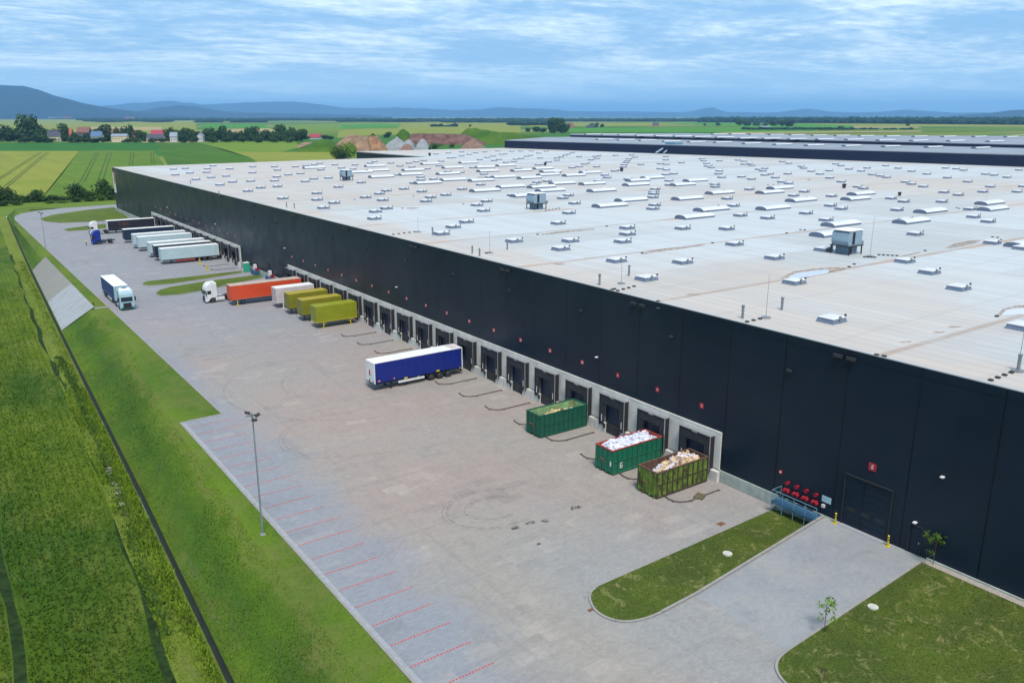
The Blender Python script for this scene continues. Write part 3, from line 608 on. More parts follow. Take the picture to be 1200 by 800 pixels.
# long edge kerbs of the yard
curb_loop('kerb', [(21.4, -60), (21.4, 98.9), (26.4, 99.1), (26.4, 342), (27.4, 353), (30.2, 362), (36, 369), (45, 374), (62, 377), (119, 384)], ZP, w=0.2, h=0.02, closed=False)
def island(px, z=ZP):
    pts = [G(a, b, z) for a, b in px]
    mb = MB(); mb.prism(pts, z - 0.2, z + 0.09); tag(mb.build('lawn_island', 'terrace_grass'), kind='structure'); curb_loop('kerb', pts, z)
island([(47, 256.5), (60, 252.5), (75, 250), (100, 246.5), (134, 243), (152, 256), (135, 257.5), (110, 260), (70, 261.5), (52, 259.5)])
island([(74, 269), (90, 266.5), (107, 264.5), (127, 262.2), (124, 267.5), (100, 270), (80, 271.2)])
island([(166.5, 332.2), (172, 330), (200, 327), (240, 322.5), (284, 317.6), (284, 319.8), (240, 327), (200, 333), (176, 335), (168, 334.3)])
island([(182.5, 343.5), (188, 339.8), (200, 336.5), (240, 330), (290, 324), (313, 320.6), (308, 325.4), (262, 335.5), (240, 340.5), (210, 345.5), (190, 347), (184.5, 345.8)])
# pale ramp joints
mb = MB()
mb.face([(21.52, -60, ZP + .004), (21.85, -60, ZP + .004), (21.85, 98.7, ZP + .004), (21.52, 98.7, ZP + .004)])
tag(mb.build('parking_edge_stones', 'line_pale'), kind='structure')
mb = MB()
for i in range(-8, 20):
    y = 42.7 + 2.835 * i
    for k in range(19):
        x = 21.95 + k * 0.255
        mb.face([(x, y - .07, ZP + .008), (x + .15, y - .07, ZP + .008), (x + .15, y + .07, ZP + .008), (x, y + .07, ZP + .008)])
tag(mb.build('parking_lines', 'red_brick_dash'), kind='structure')
# tyre marks
mb = MB()
def arc(cx, cy, rx, ry, a0, a1, w, z=ZP + .004, n=28):
    ps = [(cx + rx * math.cos(a0 + (a1 - a0) * i / n), cy + ry * math.sin(a0 + (a1 - a0) * i / n)) for i in range(n + 1)]
    for i in range(n):
        a = Vector(ps[i]); b = Vector(ps[i + 1]); d = (b - a).normalized(); s = Vector((-d.y, d.x)) * w / 2
        if min(a.x, b.x) > 27.5 and max(a.x, b.x) < 60: mb.face([(*(a - s), z), (*(b - s), z), (*(b + s), z), (*(a + s), z)])
for rr, ww in ((2.6, .26), (2.25, .12), (4.3, .26), (4.7, .14)): arc(39.4, 58.8, rr * 1.05, rr * 0.85, R(20), R(290), ww)
for rr in (11, 18.6, 31): arc(47, 103, rr, rr * 0.9, R(120), R(262), .22, n=60)
for rr in (14, 14.7, 22): arc(44, 182, rr, rr, R(170), R(280), .25, n=60)
for rr in (7, 7.5): arc(36, 84, rr, rr, R(60), R(210), .2)
tag(mb.build('tyre_marks', 'tyre_mark'), kind='structure')
mb = MB()
for (px_, py_, w_, l_) in [(603, 618, .5, .35), (619, 613, .35, .2), (623, 612, .4, .3), (639, 610, .5, .35), (675, 594, .7, .4), (631, 637, .3, .2), (812, 547, .6, .35), (826, 560, .5, .2)]:
    x, y = G(px_, py_, ZP); mb.face([(x + w_ * math.cos(a) * random.uniform(.7, 1.2), y + l_ * math.sin(a) * random.uniform(.7, 1.2), ZP + .009) for a in [k * math.pi / 5 for k in range(10)]])
tag(mb.build('oil_stains', 'oil_stain'), kind='structure')

# concrete revetment on the bank and the outlet strip above it
mb = MB(); n = 14
for i in range(n):
    for j in range(5):
        def P(a, b):
            y = 172 + (243.3 - 172) * a; xb = lerp(XD, y) + 0.35; xt = lerp(XC, y) + 0.05; zb = lerp(ZD, y) + 0.2
            return (xb + (xt - xb) * b, y, zb + (-1.1 - zb) * b + 0.16 + 0.05 * math.sin(b * 3.1))
        mb.face([P(i / n, j / 5), P((i + 1) / n, j / 5), P((i + 1) / n, (j + 1) / 5), P(i / n, (j + 1) / 5)])
tag(mb.build('concrete_revetment', 'revetment_concrete'), kind='structure')
mb = MB(); mb.box(24.0, 26.5, 171.2, 172.1, -1.4, -1.12); tag(mb.build('outlet_channel', 'kerb_concrete'), kind='structure')

# ------------------------------------------------------------------ haze
def haze(d):
    m = bpy.data.materials.new('haze_air'); m.use_nodes = True; t = m.node_tree; t.nodes.clear()
    o = t.nodes.new('ShaderNodeOutputMaterial'); v = t.nodes.new('ShaderNodeVolumePrincipled'); t.links.new(v.outputs[0], o.inputs['Volume'])
    v.inputs['Color'].default_value = (0.28, 0.60, 1.0, 1); v.inputs['Density'].default_value = d; v.inputs['Anisotropy'].default_value = 0.0
    MATS['haze_air'] = m
    mb = MB(); mb.box(-59000, 59000, -7900, 72000, ZF - 3.2, 880); h = mb.build('haze', 'haze_air'); tag(h, kind='stuff'); return h
haze(4.6e-5)

# ------------------------------------------------------------------ hills and far woods
def hill(name, prof, D, depth):
    mb = MB(); pts = []
    for i in range(len(prof) - 1):
        (xa, ya), (xb, yb) = prof[i], prof[i + 1]; k = max(1, int(abs(xb - xa) / 5))
        for j in range(k): pts.append((xa + (xb - xa) * j / k, ya + (yb - ya) * j / k))
    pts.append(prof[-1]); g = []
    for (px_, py_) in pts:
        d = ray(px_, 136); d = Vector((d.x, d.y)).normalized(); dd = D
        dr = ray(px_, py_); h = H + dr.z * dd / math.hypot(dr.x, dr.y) - ZF
        h = max(2.0, h); row = []
        for j in range(-9, 10):
            t = j / 9; q = d * (dd + t * depth)
            hh = h * (0.5 + 0.5 * math.cos(math.pi * t)) * (1 + (0.16 * noise.noise(Vector((q.x / 900, q.y / 900, 1))) + 0.07 * noise.noise(Vector((q.x / 300, q.y / 300, 1)))) * (1 if j else 0.25))
            row.append((q.x, q.y, ZF - 1 + hh))
        g.append(row)
    n = len(g[0]); vs = [p for r in g for p in r]
    mb.mesh(vs, [(i * n + j, i * n + j + 1, (i + 1) * n + j + 1, (i + 1) * n + j) for i in range(len(g) - 1) for j in range(n - 1)], 0, True)
    tag(mb.build(name, 'hill_green'), kind='structure')
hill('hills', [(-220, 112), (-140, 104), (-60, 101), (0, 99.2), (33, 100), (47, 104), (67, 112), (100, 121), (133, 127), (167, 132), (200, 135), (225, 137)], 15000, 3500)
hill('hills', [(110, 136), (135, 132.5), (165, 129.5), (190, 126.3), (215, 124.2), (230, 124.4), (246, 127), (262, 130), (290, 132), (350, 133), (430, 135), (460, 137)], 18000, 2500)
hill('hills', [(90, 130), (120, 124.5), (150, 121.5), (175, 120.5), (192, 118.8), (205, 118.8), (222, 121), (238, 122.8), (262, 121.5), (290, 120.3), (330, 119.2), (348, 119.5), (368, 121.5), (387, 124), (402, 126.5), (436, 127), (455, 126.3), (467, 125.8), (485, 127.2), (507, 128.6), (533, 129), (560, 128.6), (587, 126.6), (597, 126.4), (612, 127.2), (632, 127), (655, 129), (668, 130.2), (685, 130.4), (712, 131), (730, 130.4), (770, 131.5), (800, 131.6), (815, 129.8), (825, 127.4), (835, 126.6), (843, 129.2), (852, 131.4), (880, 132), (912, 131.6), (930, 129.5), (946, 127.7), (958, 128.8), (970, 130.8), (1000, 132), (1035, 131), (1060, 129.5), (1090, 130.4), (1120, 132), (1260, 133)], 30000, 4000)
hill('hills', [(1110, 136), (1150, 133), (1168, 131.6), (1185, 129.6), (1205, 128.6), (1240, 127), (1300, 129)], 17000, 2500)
# low blobs of trees read as one mass
def wood(name, spans, size, mat='far_wood'):
    mb = MB(); ico = bmesh.new(); bmesh.ops.create_icosphere(ico, subdivisions=1, radius=1); ico.verts.index_update()
    iv = [v.co.copy() for v in ico.verts]; jf = [[v.index for v in f.verts] for f in ico.faces]; ico.free()
    for (x0, x1, step, basef, rowsn, hh) in spans:
        x = x0
        while x < x1:
            for r in range(rowsn):
                py = basef(x) - r * 0.5; px_ = x + random.uniform(-step, step)
                gx, gy = G(px_, py, ZF); k = size * random.uniform(0.7, 1.3); hz_ = hh * random.uniform(0.55, 1.25)
                rot = random.uniform(0, 6.28); c, s_ = math.cos(rot), math.sin(rot)
                vs = [(gx + (v.x * c - v.y * s_) * k * 1.3 * random.uniform(.85, 1.15), gy + (v.x * s_ + v.y * c) * k * random.uniform(.85, 1.15), ZF + (v.z * .62 + .5) * hz_ * random.uniform(.8, 1.15)) for v in iv]
                mb.mesh(vs, jf)
            x += step * random.uniform(.6, 1.4)
    return tag(mb.build(name, mat), kind='stuff')
wood('far_wood', [
  (-40, 110, 1.6, lambda x: 139.6 + x * .003, 3, 17),
  (95, 410, 1.6, lambda x: 141.6 + .4 * math.sin(x * .05), 4, 17),
  (400, 640, 1.6, lambda x: 143.0 + .3 * math.sin(x * .07), 4, 17),
  (630, 830, 1.6, lambda x: 142.6, 4, 16),
  (820, 1240, 1.4, lambda x: 143.4 + (x - 820) * .008, 6, 24)], 32)
wood('far_wood', [
  (100, 200, 1.0, lambda x: 143.0 + .5 * math.sin(x * .11), 2, 13), (232, 258, 1, lambda x: 143.6, 2, 14), (275, 310, 1, lambda x: 143.8, 2, 14),
  (600, 645, 1, lambda x: 147, 2, 14), (520, 600, 5, lambda x: 143.9, 2, 12)], 20)
wood('hedgerow', [(872, 1000, .9, lambda x: 152.3 + .2 * math.sin(x * .3), 1, 6), (505, 535, 2, lambda x: 148.6, 1, 9), (1000, 1070, 6, lambda x: 152.0, 1, 5)], 9)

# ------------------------------------------------------------------ the warehouse
roofpoly = [(61.4, -120), (395, -120), (346, 150), (295.5, 425), (200, 430.6), (200.3, 352), (165.6, 356.5), (61.4, 350.2)]
wh = empty('warehouse', (61.4, 115, 0)); OFF = Vector((-61.4, -115, 0))
tag(wh, 'huge low warehouse with dark cladding, row of dock doors and wide pale roof', 'warehouse')
def wpart(mb, name, mat, parent=None):
    """parts of the warehouse keep world coordinates in their mesh"""
    o = mb.build(name, mat); p = parent or wh; o.parent = p
    o.location = OFF if p is wh else (0, 0, 0); return o
mb = MB(); mb.prism(roofpoly, 15.0, ZR); roof = wpart(mb, 'roof', 'roof_membrane')
mb = MB()
mb.box(61.39, 61.9, -120, 350.2, 0.0, 14.998); mb.box(61.36, 61.389, -120, 350.2, 14.7, 15.40)
for a, b in ((3, 4), (4, 5), (5, 6), (6, 7)):
    A, B = Vector(roofpoly[a]), Vector(roofpoly[b])
    mb.face([(A.x, A.y, -4), (B.x, B.y, -4), (B.x, B.y, 14.998), (A.x, A.y, 14.998)])
wpart(mb, 'wall', 'anthracite_cladding')
mb = MB(); mb.box(61.34, 61.55, -120, 350.3, 15.403, 15.46)
mb.box(61.7, 165.6, 350.25, 350.26, 15.3, 15.41) if False else None
wpart(mb, 'coping', 'alu')
# concrete band round the docks, plinth below the cladding
mb = MB()
for ya, yb in ((50.6, 168.4), (200.2, 291.0)):
    mb.box(61.22, 61.398, ya, yb, 0.06, 3.95)
    mb.box(61.20, 61.219, ya, yb, 3.80, 3.97)
wpart(mb, 'concrete_band', 'band_concrete')
mb = MB()
mb.box(61.26, 61.9, 43.3, 50.5, -1.6, -0.02); mb.box(61.26, 61.9, -120, 29.25, -0.3, 0.16)
mb.box(61.24, 61.9, 50.5, 352, -1.6, 0.055); mb.box(61.26, 61.9, 29.25, 43.3, -1.6, -0.03)
wpart(mb, 'plinth', 'plinth_concrete')
# dock shelters: one built, the others copied
def make_shelter():
    s = empty('dock_shelter', (0, 0, 0)); s.parent = wh
    mb = MB(); hw = 2.12
    mb.box(-0.62, -0.02, -hw, -hw + 0.16, -0.35, 3.42); mb.box(-0.62, -0.02, hw - 0.16, hw, -0.35, 3.42); mb.box(-0.62, -0.02, -hw + .161, hw - .161, 3.2, 3.42)
    mb.build('side_frame', 'rubber_black', s)
    mb = MB(); mb.box(-0.66, -0.621, -hw - .02, -hw + 0.08, -0.35, 3.44); mb.box(-0.69, -0.0, -hw - .02, hw + .02, 3.421, 3.5); mb.box(-0.67, -0.625, -.35, .35, 3.28, 3.42)
    mb.build('edge_trim', 'alu', s)
    mb = MB()
    def flap(y0, y1, z0, z1, x=-0.60):
        n = 6
        for i in range(n):
            a = y0 + (y1 - y0) * i / n; b_ = y0 + (y1 - y0) * (i + 1) / n; xa = x + 0.03 * math.sin(i * 2.1); xb = x + 0.03 * math.sin((i + 1) * 2.1)
            mb.face([(xa, a, z0), (xb, b_, z0), (xb, b_, z1), (xa, a, z1)])
    flap(-hw + .17, hw - .17, 2.35, 3.19); flap(-hw + .17, -hw + .86, -0.3, 2.349, -0.58); flap(hw - .86, hw - .17, -0.3, 2.349, -0.58)
    mb.build('curtain', 'curtain_black', s)
    mb = MB(); mb.box(-0.10, -0.02, -1.45, 1.45, 0.0, 3.0)
    for k in range(5): mb.box(-0.115, -0.101, -1.42, 1.42, 0.56 * k + .03, 0.56 * k + 0.5)
    d = mb.build('dock_door', 'door_navy', s)
    for ya in (hw - .5, -hw + .4): mb = MB(); mb.box(-0.625, -0.59, ya, ya + .1, 0.15, 0.95); mb.build('guide_plate', 'sign_white', s)
    mb = MB(); mb.box(-0.30, -0.02, -1.15, 1.15, -1.18, -0.02); mb.build('leveller_pit', 'pit_dark', s)
    for ya in (-1.42, 1.16): mb = MB(); mb.box(-0.6, -0.441, ya, ya + .26, -0.62, -0.12, 0, .03); mb.build('bumper', 'rubber_black', s)
    for ya, yb in ((-3.05, -1.2), (1.2, 3.05)):
        mb = MB(); mb.box(-0.44, -0.02, ya, yb, -1.3, -0.08); mb.build('dock_pier', 'band_concrete', s)
    return s
docks_a = [53.45 + 6.25 * k for k in range(19)]; docks_b = [203.3 + 6.25 * k for k in range(14)]
sh0 = make_shelter()
for i, y in enumerate(docks_a + docks_b):
    s = sh0 if i == 0 else copy_tree(sh0, wh); s.location = (61.2 - 61.4, y - 115, 0); s['group'] = 'dock shelters along the warehouse wall'
# gate, doors
g = empty('gate', (61.4 - 61.4, 34.8 - 115, 0)); g.parent = wh
mb = MB(); mb.box(-0.03, -0.001, -2.1, 2.1, -0.02, 4.55)
for k in range(8): mb.box(-0.045, -0.031, -2.05, 2.05, 0.03 + .56 * k, .53 + .56 * k)
mb.build('gate_panel', 'anthracite_cladding', g)
mb = MB(); mb.box(-0.12, -0.0, -2.2, -2.101, -0.02, 4.66); mb.box(-0.12, 0, 2.101, 2.2, -0.02, 4.66); mb.box(-0.14, 0, -2.1, 2.1, 4.56, 4.66); mb.build('gate_frame', 'rubber_black', g)
mb = MB()
for y in (-1.3, 0, 1.3): mb.box(-0.06, -0.046, y - .38, y + .38, 1.38, 1.72)
mb.build('gate_window', 'rubber_black', g)
mb = MB(); mb.box(-0.5, 0, -2.3, 2.3, -0.06, 0.0); mb.build('threshold', 'line_pale', g)
for (y, hgt) in ((30.4, 2.3), (193.2, 2.6), (180.5, 2.4), (309.0, 5.4), (171.6, 2.2)):
    d = empty('side_door', (0, y - 115, 0)); d.parent = wh; k = 1.0 if hgt < 5 else 2.2
    mb = MB(); mb.box(-0.05, -0.001, -.5 * k, .5 * k, 0.02, hgt); mb.build('door_leaf', 'anthracite_cladding', d)
    mb = MB(); mb.box(-0.09, 0, -.58 * k, -.501 * k, 0, hgt + .1); mb.box(-0.09, 0, .501 * k, .58 * k, 0, hgt + .1); mb.box(-0.09, 0, -.58 * k, .58 * k, hgt + .1, hgt + .18); mb.build('door_frame', 'rubber_black', d)
    mb = MB(); mb.box(-0.1, -0.051, -.4 * k, -.34 * k, 1.0, 1.15); mb.build('handle', 'alu', d)
# parapet overflow boxes and dark wall fixtures, pale wall lamps
for y in (12.9, 38.2, 63.0, 88.0, 112.8, 138, 163, 188, 213, 238, 263, 288, 313, 338):
    for dy in (-.62, .62): mb = MB(); mb.box(61.06, 61.30, y + dy - .42, y + dy + .42, 14.55, 14.85, 0, .03); wpart(mb, 'overflow_box', 'dark_steel')
for y in (18.5, 43.5, 58, 72.5, 87.0, 101.2, 115.7, 130.2, 144.7, 159.2, 173.7, 188.2):
    mb = MB(); mb.box(61.14, 61.39, y - .25, y + .25, 12.05, 12.3, 0, .04); wpart(mb, 'floodlight', 'dark_steel')
for (y, z) in [(69.5, 7.25), (119.1, 7.3), (28.9, 7.3), (30.5, 2.75), (169.5, 7.3), (219, 7.3), (269, 7.3)]:
    mb = MB(); mb.box(61.05, 61.385, y - .13, y + .13, z - .06, z + .06, 0, .02); wpart(mb, 'wall_lamp', 'sign_white')
# hatches in the roof: base centres found on the roof plane
def crop(ox, oy, s, l): return [(ox + a / s, oy + b / s) for a, b in l]
q = 9.231
small = []
small += crop(200, 160, q, [(30,350),(158,342),(398,345),(458,315),(638,347),(888,323),(1122,323),(1155,360),(50,411),(208,391),(388,384),(885,388),(1148,433),(600,425),(438,439),(273,460),(670,487),(865,478),(1122,474),(533,518),(975,549),(1155,536),(836,585)])
small += crop(325, 160, q, [(195,325),(308,312),(398,303),(460,287),(622,303),(840,305),(1003,285),(1050,270),(695,338),(818,350),(470,358),(118,410),(250,397),(395,453),(553,444),(302,482),(908,494),(660,541),(428,609),(1105,614),(1180,582),(955,652),(1140,683),(60,664),(430,678),(615,712),(500,765),(1180,770)])
small += crop(450, 160, q, [(75,285),(270,285),(350,270),(430,257),(618,265),(172,317),(300,327),(595,315),(465,347),(140,412),(395,437),(828,385),(690,375),(400,468),(535,458),(325,500),(215,562),(410,590),(845,565),(668,627),(505,652),(455,695),(1110,695),(1005,736),(695,175),(840,165),(990,175),(1090,165),(710,230),(750,225),(840,208),(920,192),(1035,247),(1115,225),(1180,210),(1190,257),(1045,322),(960,335),(1080,405),(1140,437),(1045,518),(560,187)])
small += crop(575, 160, q, [(75,155),(228,160),(322,157),(440,155),(600,157),(520,178),(150,185),(115,190),(430,203),(390,212),(330,235),(270,243),(85,245),(250,270),(165,278),(535,230),(715,230),(760,218),(805,200),(835,190),(885,172),(715,255),(625,272),(510,305),(550,300),(955,215),(1165,205),(1130,213),(1150,235),(1085,250),(1010,295),(1040,287),(960,325),(880,335),(1145,325),(300,343),(690,375),(720,390),(610,480),(500,493),(475,520),(840,632),(780,662),(908,717),(235,630),(1160,480),(1000,375)])
small += crop(700, 160, q, [(195,202),(370,198),(405,222),(340,240),(325,262),(310,278),(290,303),(280,328),(185,370),(225,360),(470,300),(740,215),(740,250),(745,298),(680,292),(680,345),(745,358),(910,281),(740,408),(825,400),(330,458),(80,415),(105,440),(775,475),(780,520),(90,565),(625,565),(610,595),(610,615),(600,652),(620,735),(600,775),(1130,240),(1150,262),(1180,290),(1190,318)])
small += crop(825, 160, q, [(165,262),(365,253),(430,265),(430,297),(515,308),(490,292),(55,312),(80,333),(165,370),(155,400),(190,438),(590,352),(635,368),(655,342),(655,413),(710,403),(405,433),(512,457),(770,440),(840,487),(915,503),(120,515),(120,540),(490,567),(165,593),(250,667),(318,743),(1085,592),(970,634),(1050,670),(905,400),(915,288),(845,268),(1050,320),(1075,340),(1160,373)])
small += crop(950, 160, q, [(270,295),(325,312),(415,350),(200,367),(610,338),(545,370),(100,403),(205,444),(330,485),(665,408),(755,423),(820,438),(810,312),(945,340),(1090,372),(1025,488),(1090,510),(510,540),(570,558),(225,640),(870,665),(1008,698),(215,742),(330,775),(935,788)])
small += crop(1070, 160, q, [(350,338),(465,347),(545,362),(148,402),(370,441),(590,484),(780,403),(875,414),(1015,437),(1145,360),(110,537),(335,598),(490,627),(835,538),(755,593),(1125,593),(1190,535),(312,700),(615,780)])
small += crop(400, 200, 6, [(240,283),(232,332),(1000,277),(880,355),(787,390),(705,438)])
small += crop(600, 200, 6, [(15,488),(400,293),(325,365),(810,397),(812,440),(778,492),(410,487),(343,543),(735,625),(945,750)])
small += crop(800, 200, 6, [(0,400),(310,403),(405,310),(597,328),(867,295),(1008,342),(365,510),(645,605),(0,635),(785,775),(990,548),(1115,265)])
small += crop(1000, 200, 6, [(305,278),(365,340),(435,440),(978,500),(362,628),(535,705),(845,320),(948,353),(1185,538)])
small += [(1123.5, 336), (974.7, 373), (1197, 381)]
big = []   # (left, right, y) spans in the photograph
for ox, l in ((325, [(290,420,352),(960,1130,332),(980,1150,382),(1010,1200,452),(790,890,400)]),
              (450, [(415,590,308),(830,1005,295),(215,420,377),(650,845,350),(1000,1190,345),(1030,1250,388),(178,400,426),(590,805,418),(632,875,486),(940,1180,492),(350,605,520),(965,1240,606)]),
              (575, [(80,265,327),(245,445,382),(480,670,360),(560,690,392),(530,745,430),(30,255,455),(318,550,464),(810,1025,436),(990,1185,406),(98,358,563),(435,695,565),(670,915,525),(527,800,605),(255,450,662),(995,1220,530),(1090,1310,606)]),
              (700, [(348,580,492),(510,735,462),(320,575,540),(830,1075,540),(975,1215,494),(247,553,712),(865,1165,695),(5,325,775)]),
              (825, [(75,345,632),(625,885,625),(740,985,577),(957,1240,714)]),
              (950, [(470,745,642),(405,700,697)]), (1070, [(765,1070,745)])):
    big += [((ox + a / q), (ox + b_ / q), 160 + y / q) for a, b_, y in l]
big += [(800 + 125 / 6, 800 + 345 / 6, 200 + 292 / 6), (800, 800 + 225 / 6, 200 + 345 / 6), (800 + 567 / 6, 800 + 780 / 6, 200 + 282 / 6), (1000 + 348 / 6, 1000 + 590 / 6, 200 + 378 / 6), (1000 + 490 / 6, 1000 + 708 / 6, 200 + 304 / 6), (1000 + 938 / 6, 1000 + 1150 / 6, 200 + 287 / 6), (973.5, 1015, 266.5), (961, 1003, 278.5), (1193, 1245, 291)]
mbS = MB(); s_ = 1.12
def hatch_geo(mb, cx, cy, z, which):
    if which == 'curb':
        b0, b1 = 1.15, 1.0
        vs = [(cx + sx * k, cy + sy * k * .82, z + zz_) for zz_, k in ((0, b0), (0.42, b1)) for sx, sy in ((-1, -1), (1, -1), (1, 1), (-1, 1))]
        mb.mesh(vs, [(0, 1, 5, 4), (1, 2, 6, 5), (2, 3, 7, 6), (3, 0, 4, 7)])
    else:
        vs = [(cx + sx * k, cy + sy * k * .82, z + zz_) for zz_, k in ((0.421, 1.06), (0.50, 1.06), (0.60, 0.7)) for sx, sy in ((-1, -1), (1, -1), (1, 1), (-1, 1))]
        mb.mesh(vs, [(0, 1, 5, 4), (1, 2, 6, 5), (2, 3, 7, 6), (3, 0, 4, 7), (4, 5, 9, 8), (5, 6, 10, 9), (6, 7, 11, 10), (7, 4, 8, 11), (8, 9, 10, 11)])
hat = []
for px_, py_ in small:
    x, y = G(px_, py_, ZR + 0.3)
    if all((x - a) ** 2 + (y - b_) ** 2 > 4.5 for a, b_ in hat) and x < 392: hat.append((x, y))
hat.sort(key=lambda p: p[0] ** 2 + p[1] ** 2)
mbC, mbL, mbK = MB(), MB(), MB(); hatch_geo(mbC, 0, 0, 0, 'curb'); hatch_geo(mbL, 0, 0, 0, 'lid'); mbK.box(0.95, 1.10, -.82, -.66, .45, .74)
sk0 = mbC.build('skylight', 'skylight_curb', wh); mbL.build('skylight_lid', 'skylight_dome', sk0); mbK.build('hatch_motor', 'dark_steel', sk0); mbK = MB(); mbK.box(-.12, .14, -.98, -.8, .1, .66); mbK.build('hatch_hinge', 'steel_grey', sk0)
rest = MB()
for i, (x, y) in enumerate(hat):
    if i < 100:
        s = sk0 if i == 0 else copy_tree(sk0, wh); s.location = (x - 61.4, y - 115, ZR); s['group'] = 'small roof hatches'
    else:
        a, b_ = rest, 1
        n0 = len(rest.f); hatch_geo(rest, x, y, ZR, 'curb'); 
        n1 = len(rest.f); hatch_geo(rest, x, y, ZR, 'lid')
        for k in range(n1, len(rest.f)): rest.mi[k] = 1
        rest.box(x + .95, x + 1.1, y - .82, y - .66, ZR + .45, ZR + .74, 2)
o = wpart(rest, 'distant_skylights', ['skylight_curb', 'skylight_dome', 'dark_steel']); tag(o, kind='stuff')
def vault(L, wd, h, parent, name='arched_skylight'):
    n = 8; prof = [(-wd / 2, 0.32)] + [(-wd / 2 * math.cos(math.pi * k / n), 0.32 + (h - .32) * math.sin(math.pi * k / n)) for k in range(1, n)] + [(wd / 2, 0.32)]
    mb = MB(); k0 = len(prof)
    vs = [(-L / 2, y, z) for y, z in prof] + [(L / 2, y, z) for y, z in prof]
    mb.mesh(vs, [(i, i + 1, k0 + i + 1, k0 + i) for i in range(k0 - 1)], 0, True)
    o = mb.build(name, 'skylight_dome', parent)
    mb = MB(); mb.box(-L / 2 - .02, L / 2 + .02, -wd / 2 - .04, wd / 2 + .04, 0, .319)
    mb.face([(-L / 2 - .01, y, z) for y, z in prof]); mb.face([(L / 2 + .01, y, z) for y, z in prof])
    mb.build('skylight_base', 'skylight_curb', o)
    return o
va0 = vault(8.0, 2.8, 0.8, wh); first = True
for (xl, xr, py_) in big:
    ax, ay = G(xl, py_, ZR); 
    if first: v = va0; first = False
    else: v = copy_tree(va0, wh)
    v.location = (ax + 4.1 - 61.4, ay + 0.75 - 115, ZR); v['group'] = 'arched roof skylights'
# puddles, stains, pipes and rods on the roof
mb = MB(); mb2 = MB()
def blob(mb, pts, z, m=0):
    k_ = MB(); k_.face([(*G(a, b, ZR), z) for a, b in pts]); wpart(k_, 'roof_stain' if mb is not mb2 else 'puddle', 'stain_brown' if mb is not mb2 else 'puddle')
blob(mb, [(914, 326), (930, 318), (950, 315), (975, 313), (988, 313.5), (993, 314.5), (985, 317.5), (968, 321), (948, 325), (930, 327)], ZR + .004)
blob(mb, [(1166, 371), (1175, 362), (1190, 358), (1215, 357), (1230, 372), (1195, 368)], ZR + .004)
blob(mb, [(632, 274.6), (650, 272), (672, 269.5), (697, 267.7), (696, 269), (672, 271.5), (650, 274.2), (636, 275.4)], ZR + .004)
blob(mb, [(752, 297), (766, 293), (785, 290.5), (800, 289.5), (825, 286), (826, 287.5), (800, 291.6), (785, 293.3), (768, 295.5), (755, 297.8)], ZR + .004)
blob(mb, [(1108, 290.5), (1118, 285.5), (1135, 282), (1150, 281), (1144, 284.5), (1128, 288.5), (1114, 291)], ZR + .004)
blob(mb, [(1054, 300.5), (1066, 297.5), (1078, 295), (1080, 296), (1068, 299), (1056, 301.6)], ZR + .004)
for (a, b_) in [(655, 309.5), (483, 244), (812, 345), (1118, 383), (1061, 400.5), (1100, 389.5), (565, 208)]:
    blob(mb, [(a - 8, b_), (a - 3, b_ - .9), (a + 6, b_ - 1), (a + 9, b_ - .2), (a + 2, b_ + .9), (a - 4, b_ + .8)], ZR + .004)
blob(mb2, [(922, 325), (935, 319.5), (955, 317), (972, 315.5), (970, 320), (950, 324), (932, 326)], ZR + .008)
blob(mb2, [(1172, 370), (1180, 363), (1192, 361), (1215, 360), (1225, 371), (1195, 368)], ZR + .008)

for (a, b_) in [(702.5, 334), (737, 323), (870, 373), (916, 363), (507, 275.5), (1193, 434)]:
    x, y = G(a, b_, ZR); mb = MB(); mb.tube((x, y, ZR), (x, y, ZR + 1.15), .13, n=10); mb.tube((x, y, ZR + 1.15), (x, y, ZR + 1.3), .17, n=10); wpart(mb, 'vent_pipe', 'steel_grey')
for (a, b_) in [(553.5, 297), (562, 300), (594.5, 292.5), (257, 229), (336, 243), (345, 244), (223.5, 216)]:
    x, y = G(a, b_, ZR); mb = MB(); mb.tube((x, y, ZR), (x, y, ZR + 1.1), .12, n=8); wpart(mb, 'vent_pipe', 'steel_grey')
for (a, b_, hh) in [(728, 332.5, 2.9), (897.5, 372.5, 4.2), (574, 296.5, 3.2), (490, 272, 2.5), (1192.5, 435, 5.5), (1019.5, 300.5, 5.6), (948, 211, 1.5), (832, 216, 2.0), (1155, 238, 1.6)]:
    x, y = G(a, b_, ZR); mb = MB(); mb.tube((x, y, ZR), (x, y, ZR + .12), .45, n=10); mb.tube((x, y, ZR + .1), (x, y, ZR + hh), .028, .015, n=5); wpart(mb, 'lightning_rod', 'steel_grey')
mb = MB()
def studs(a, b_, n):
    A = Vector(G(*a, ZR)); B = Vector(G(*b_, ZR))
    for i in range(n):
        p = A.lerp(B, i / max(1, n - 1)); k_ = MB(); k_.box(p.x - .16, p.x + .16, p.y - .16, p.y + .16, ZR, ZR + .14, 0, .03); wpart(k_, 'roof_drain', 'dark_steel')
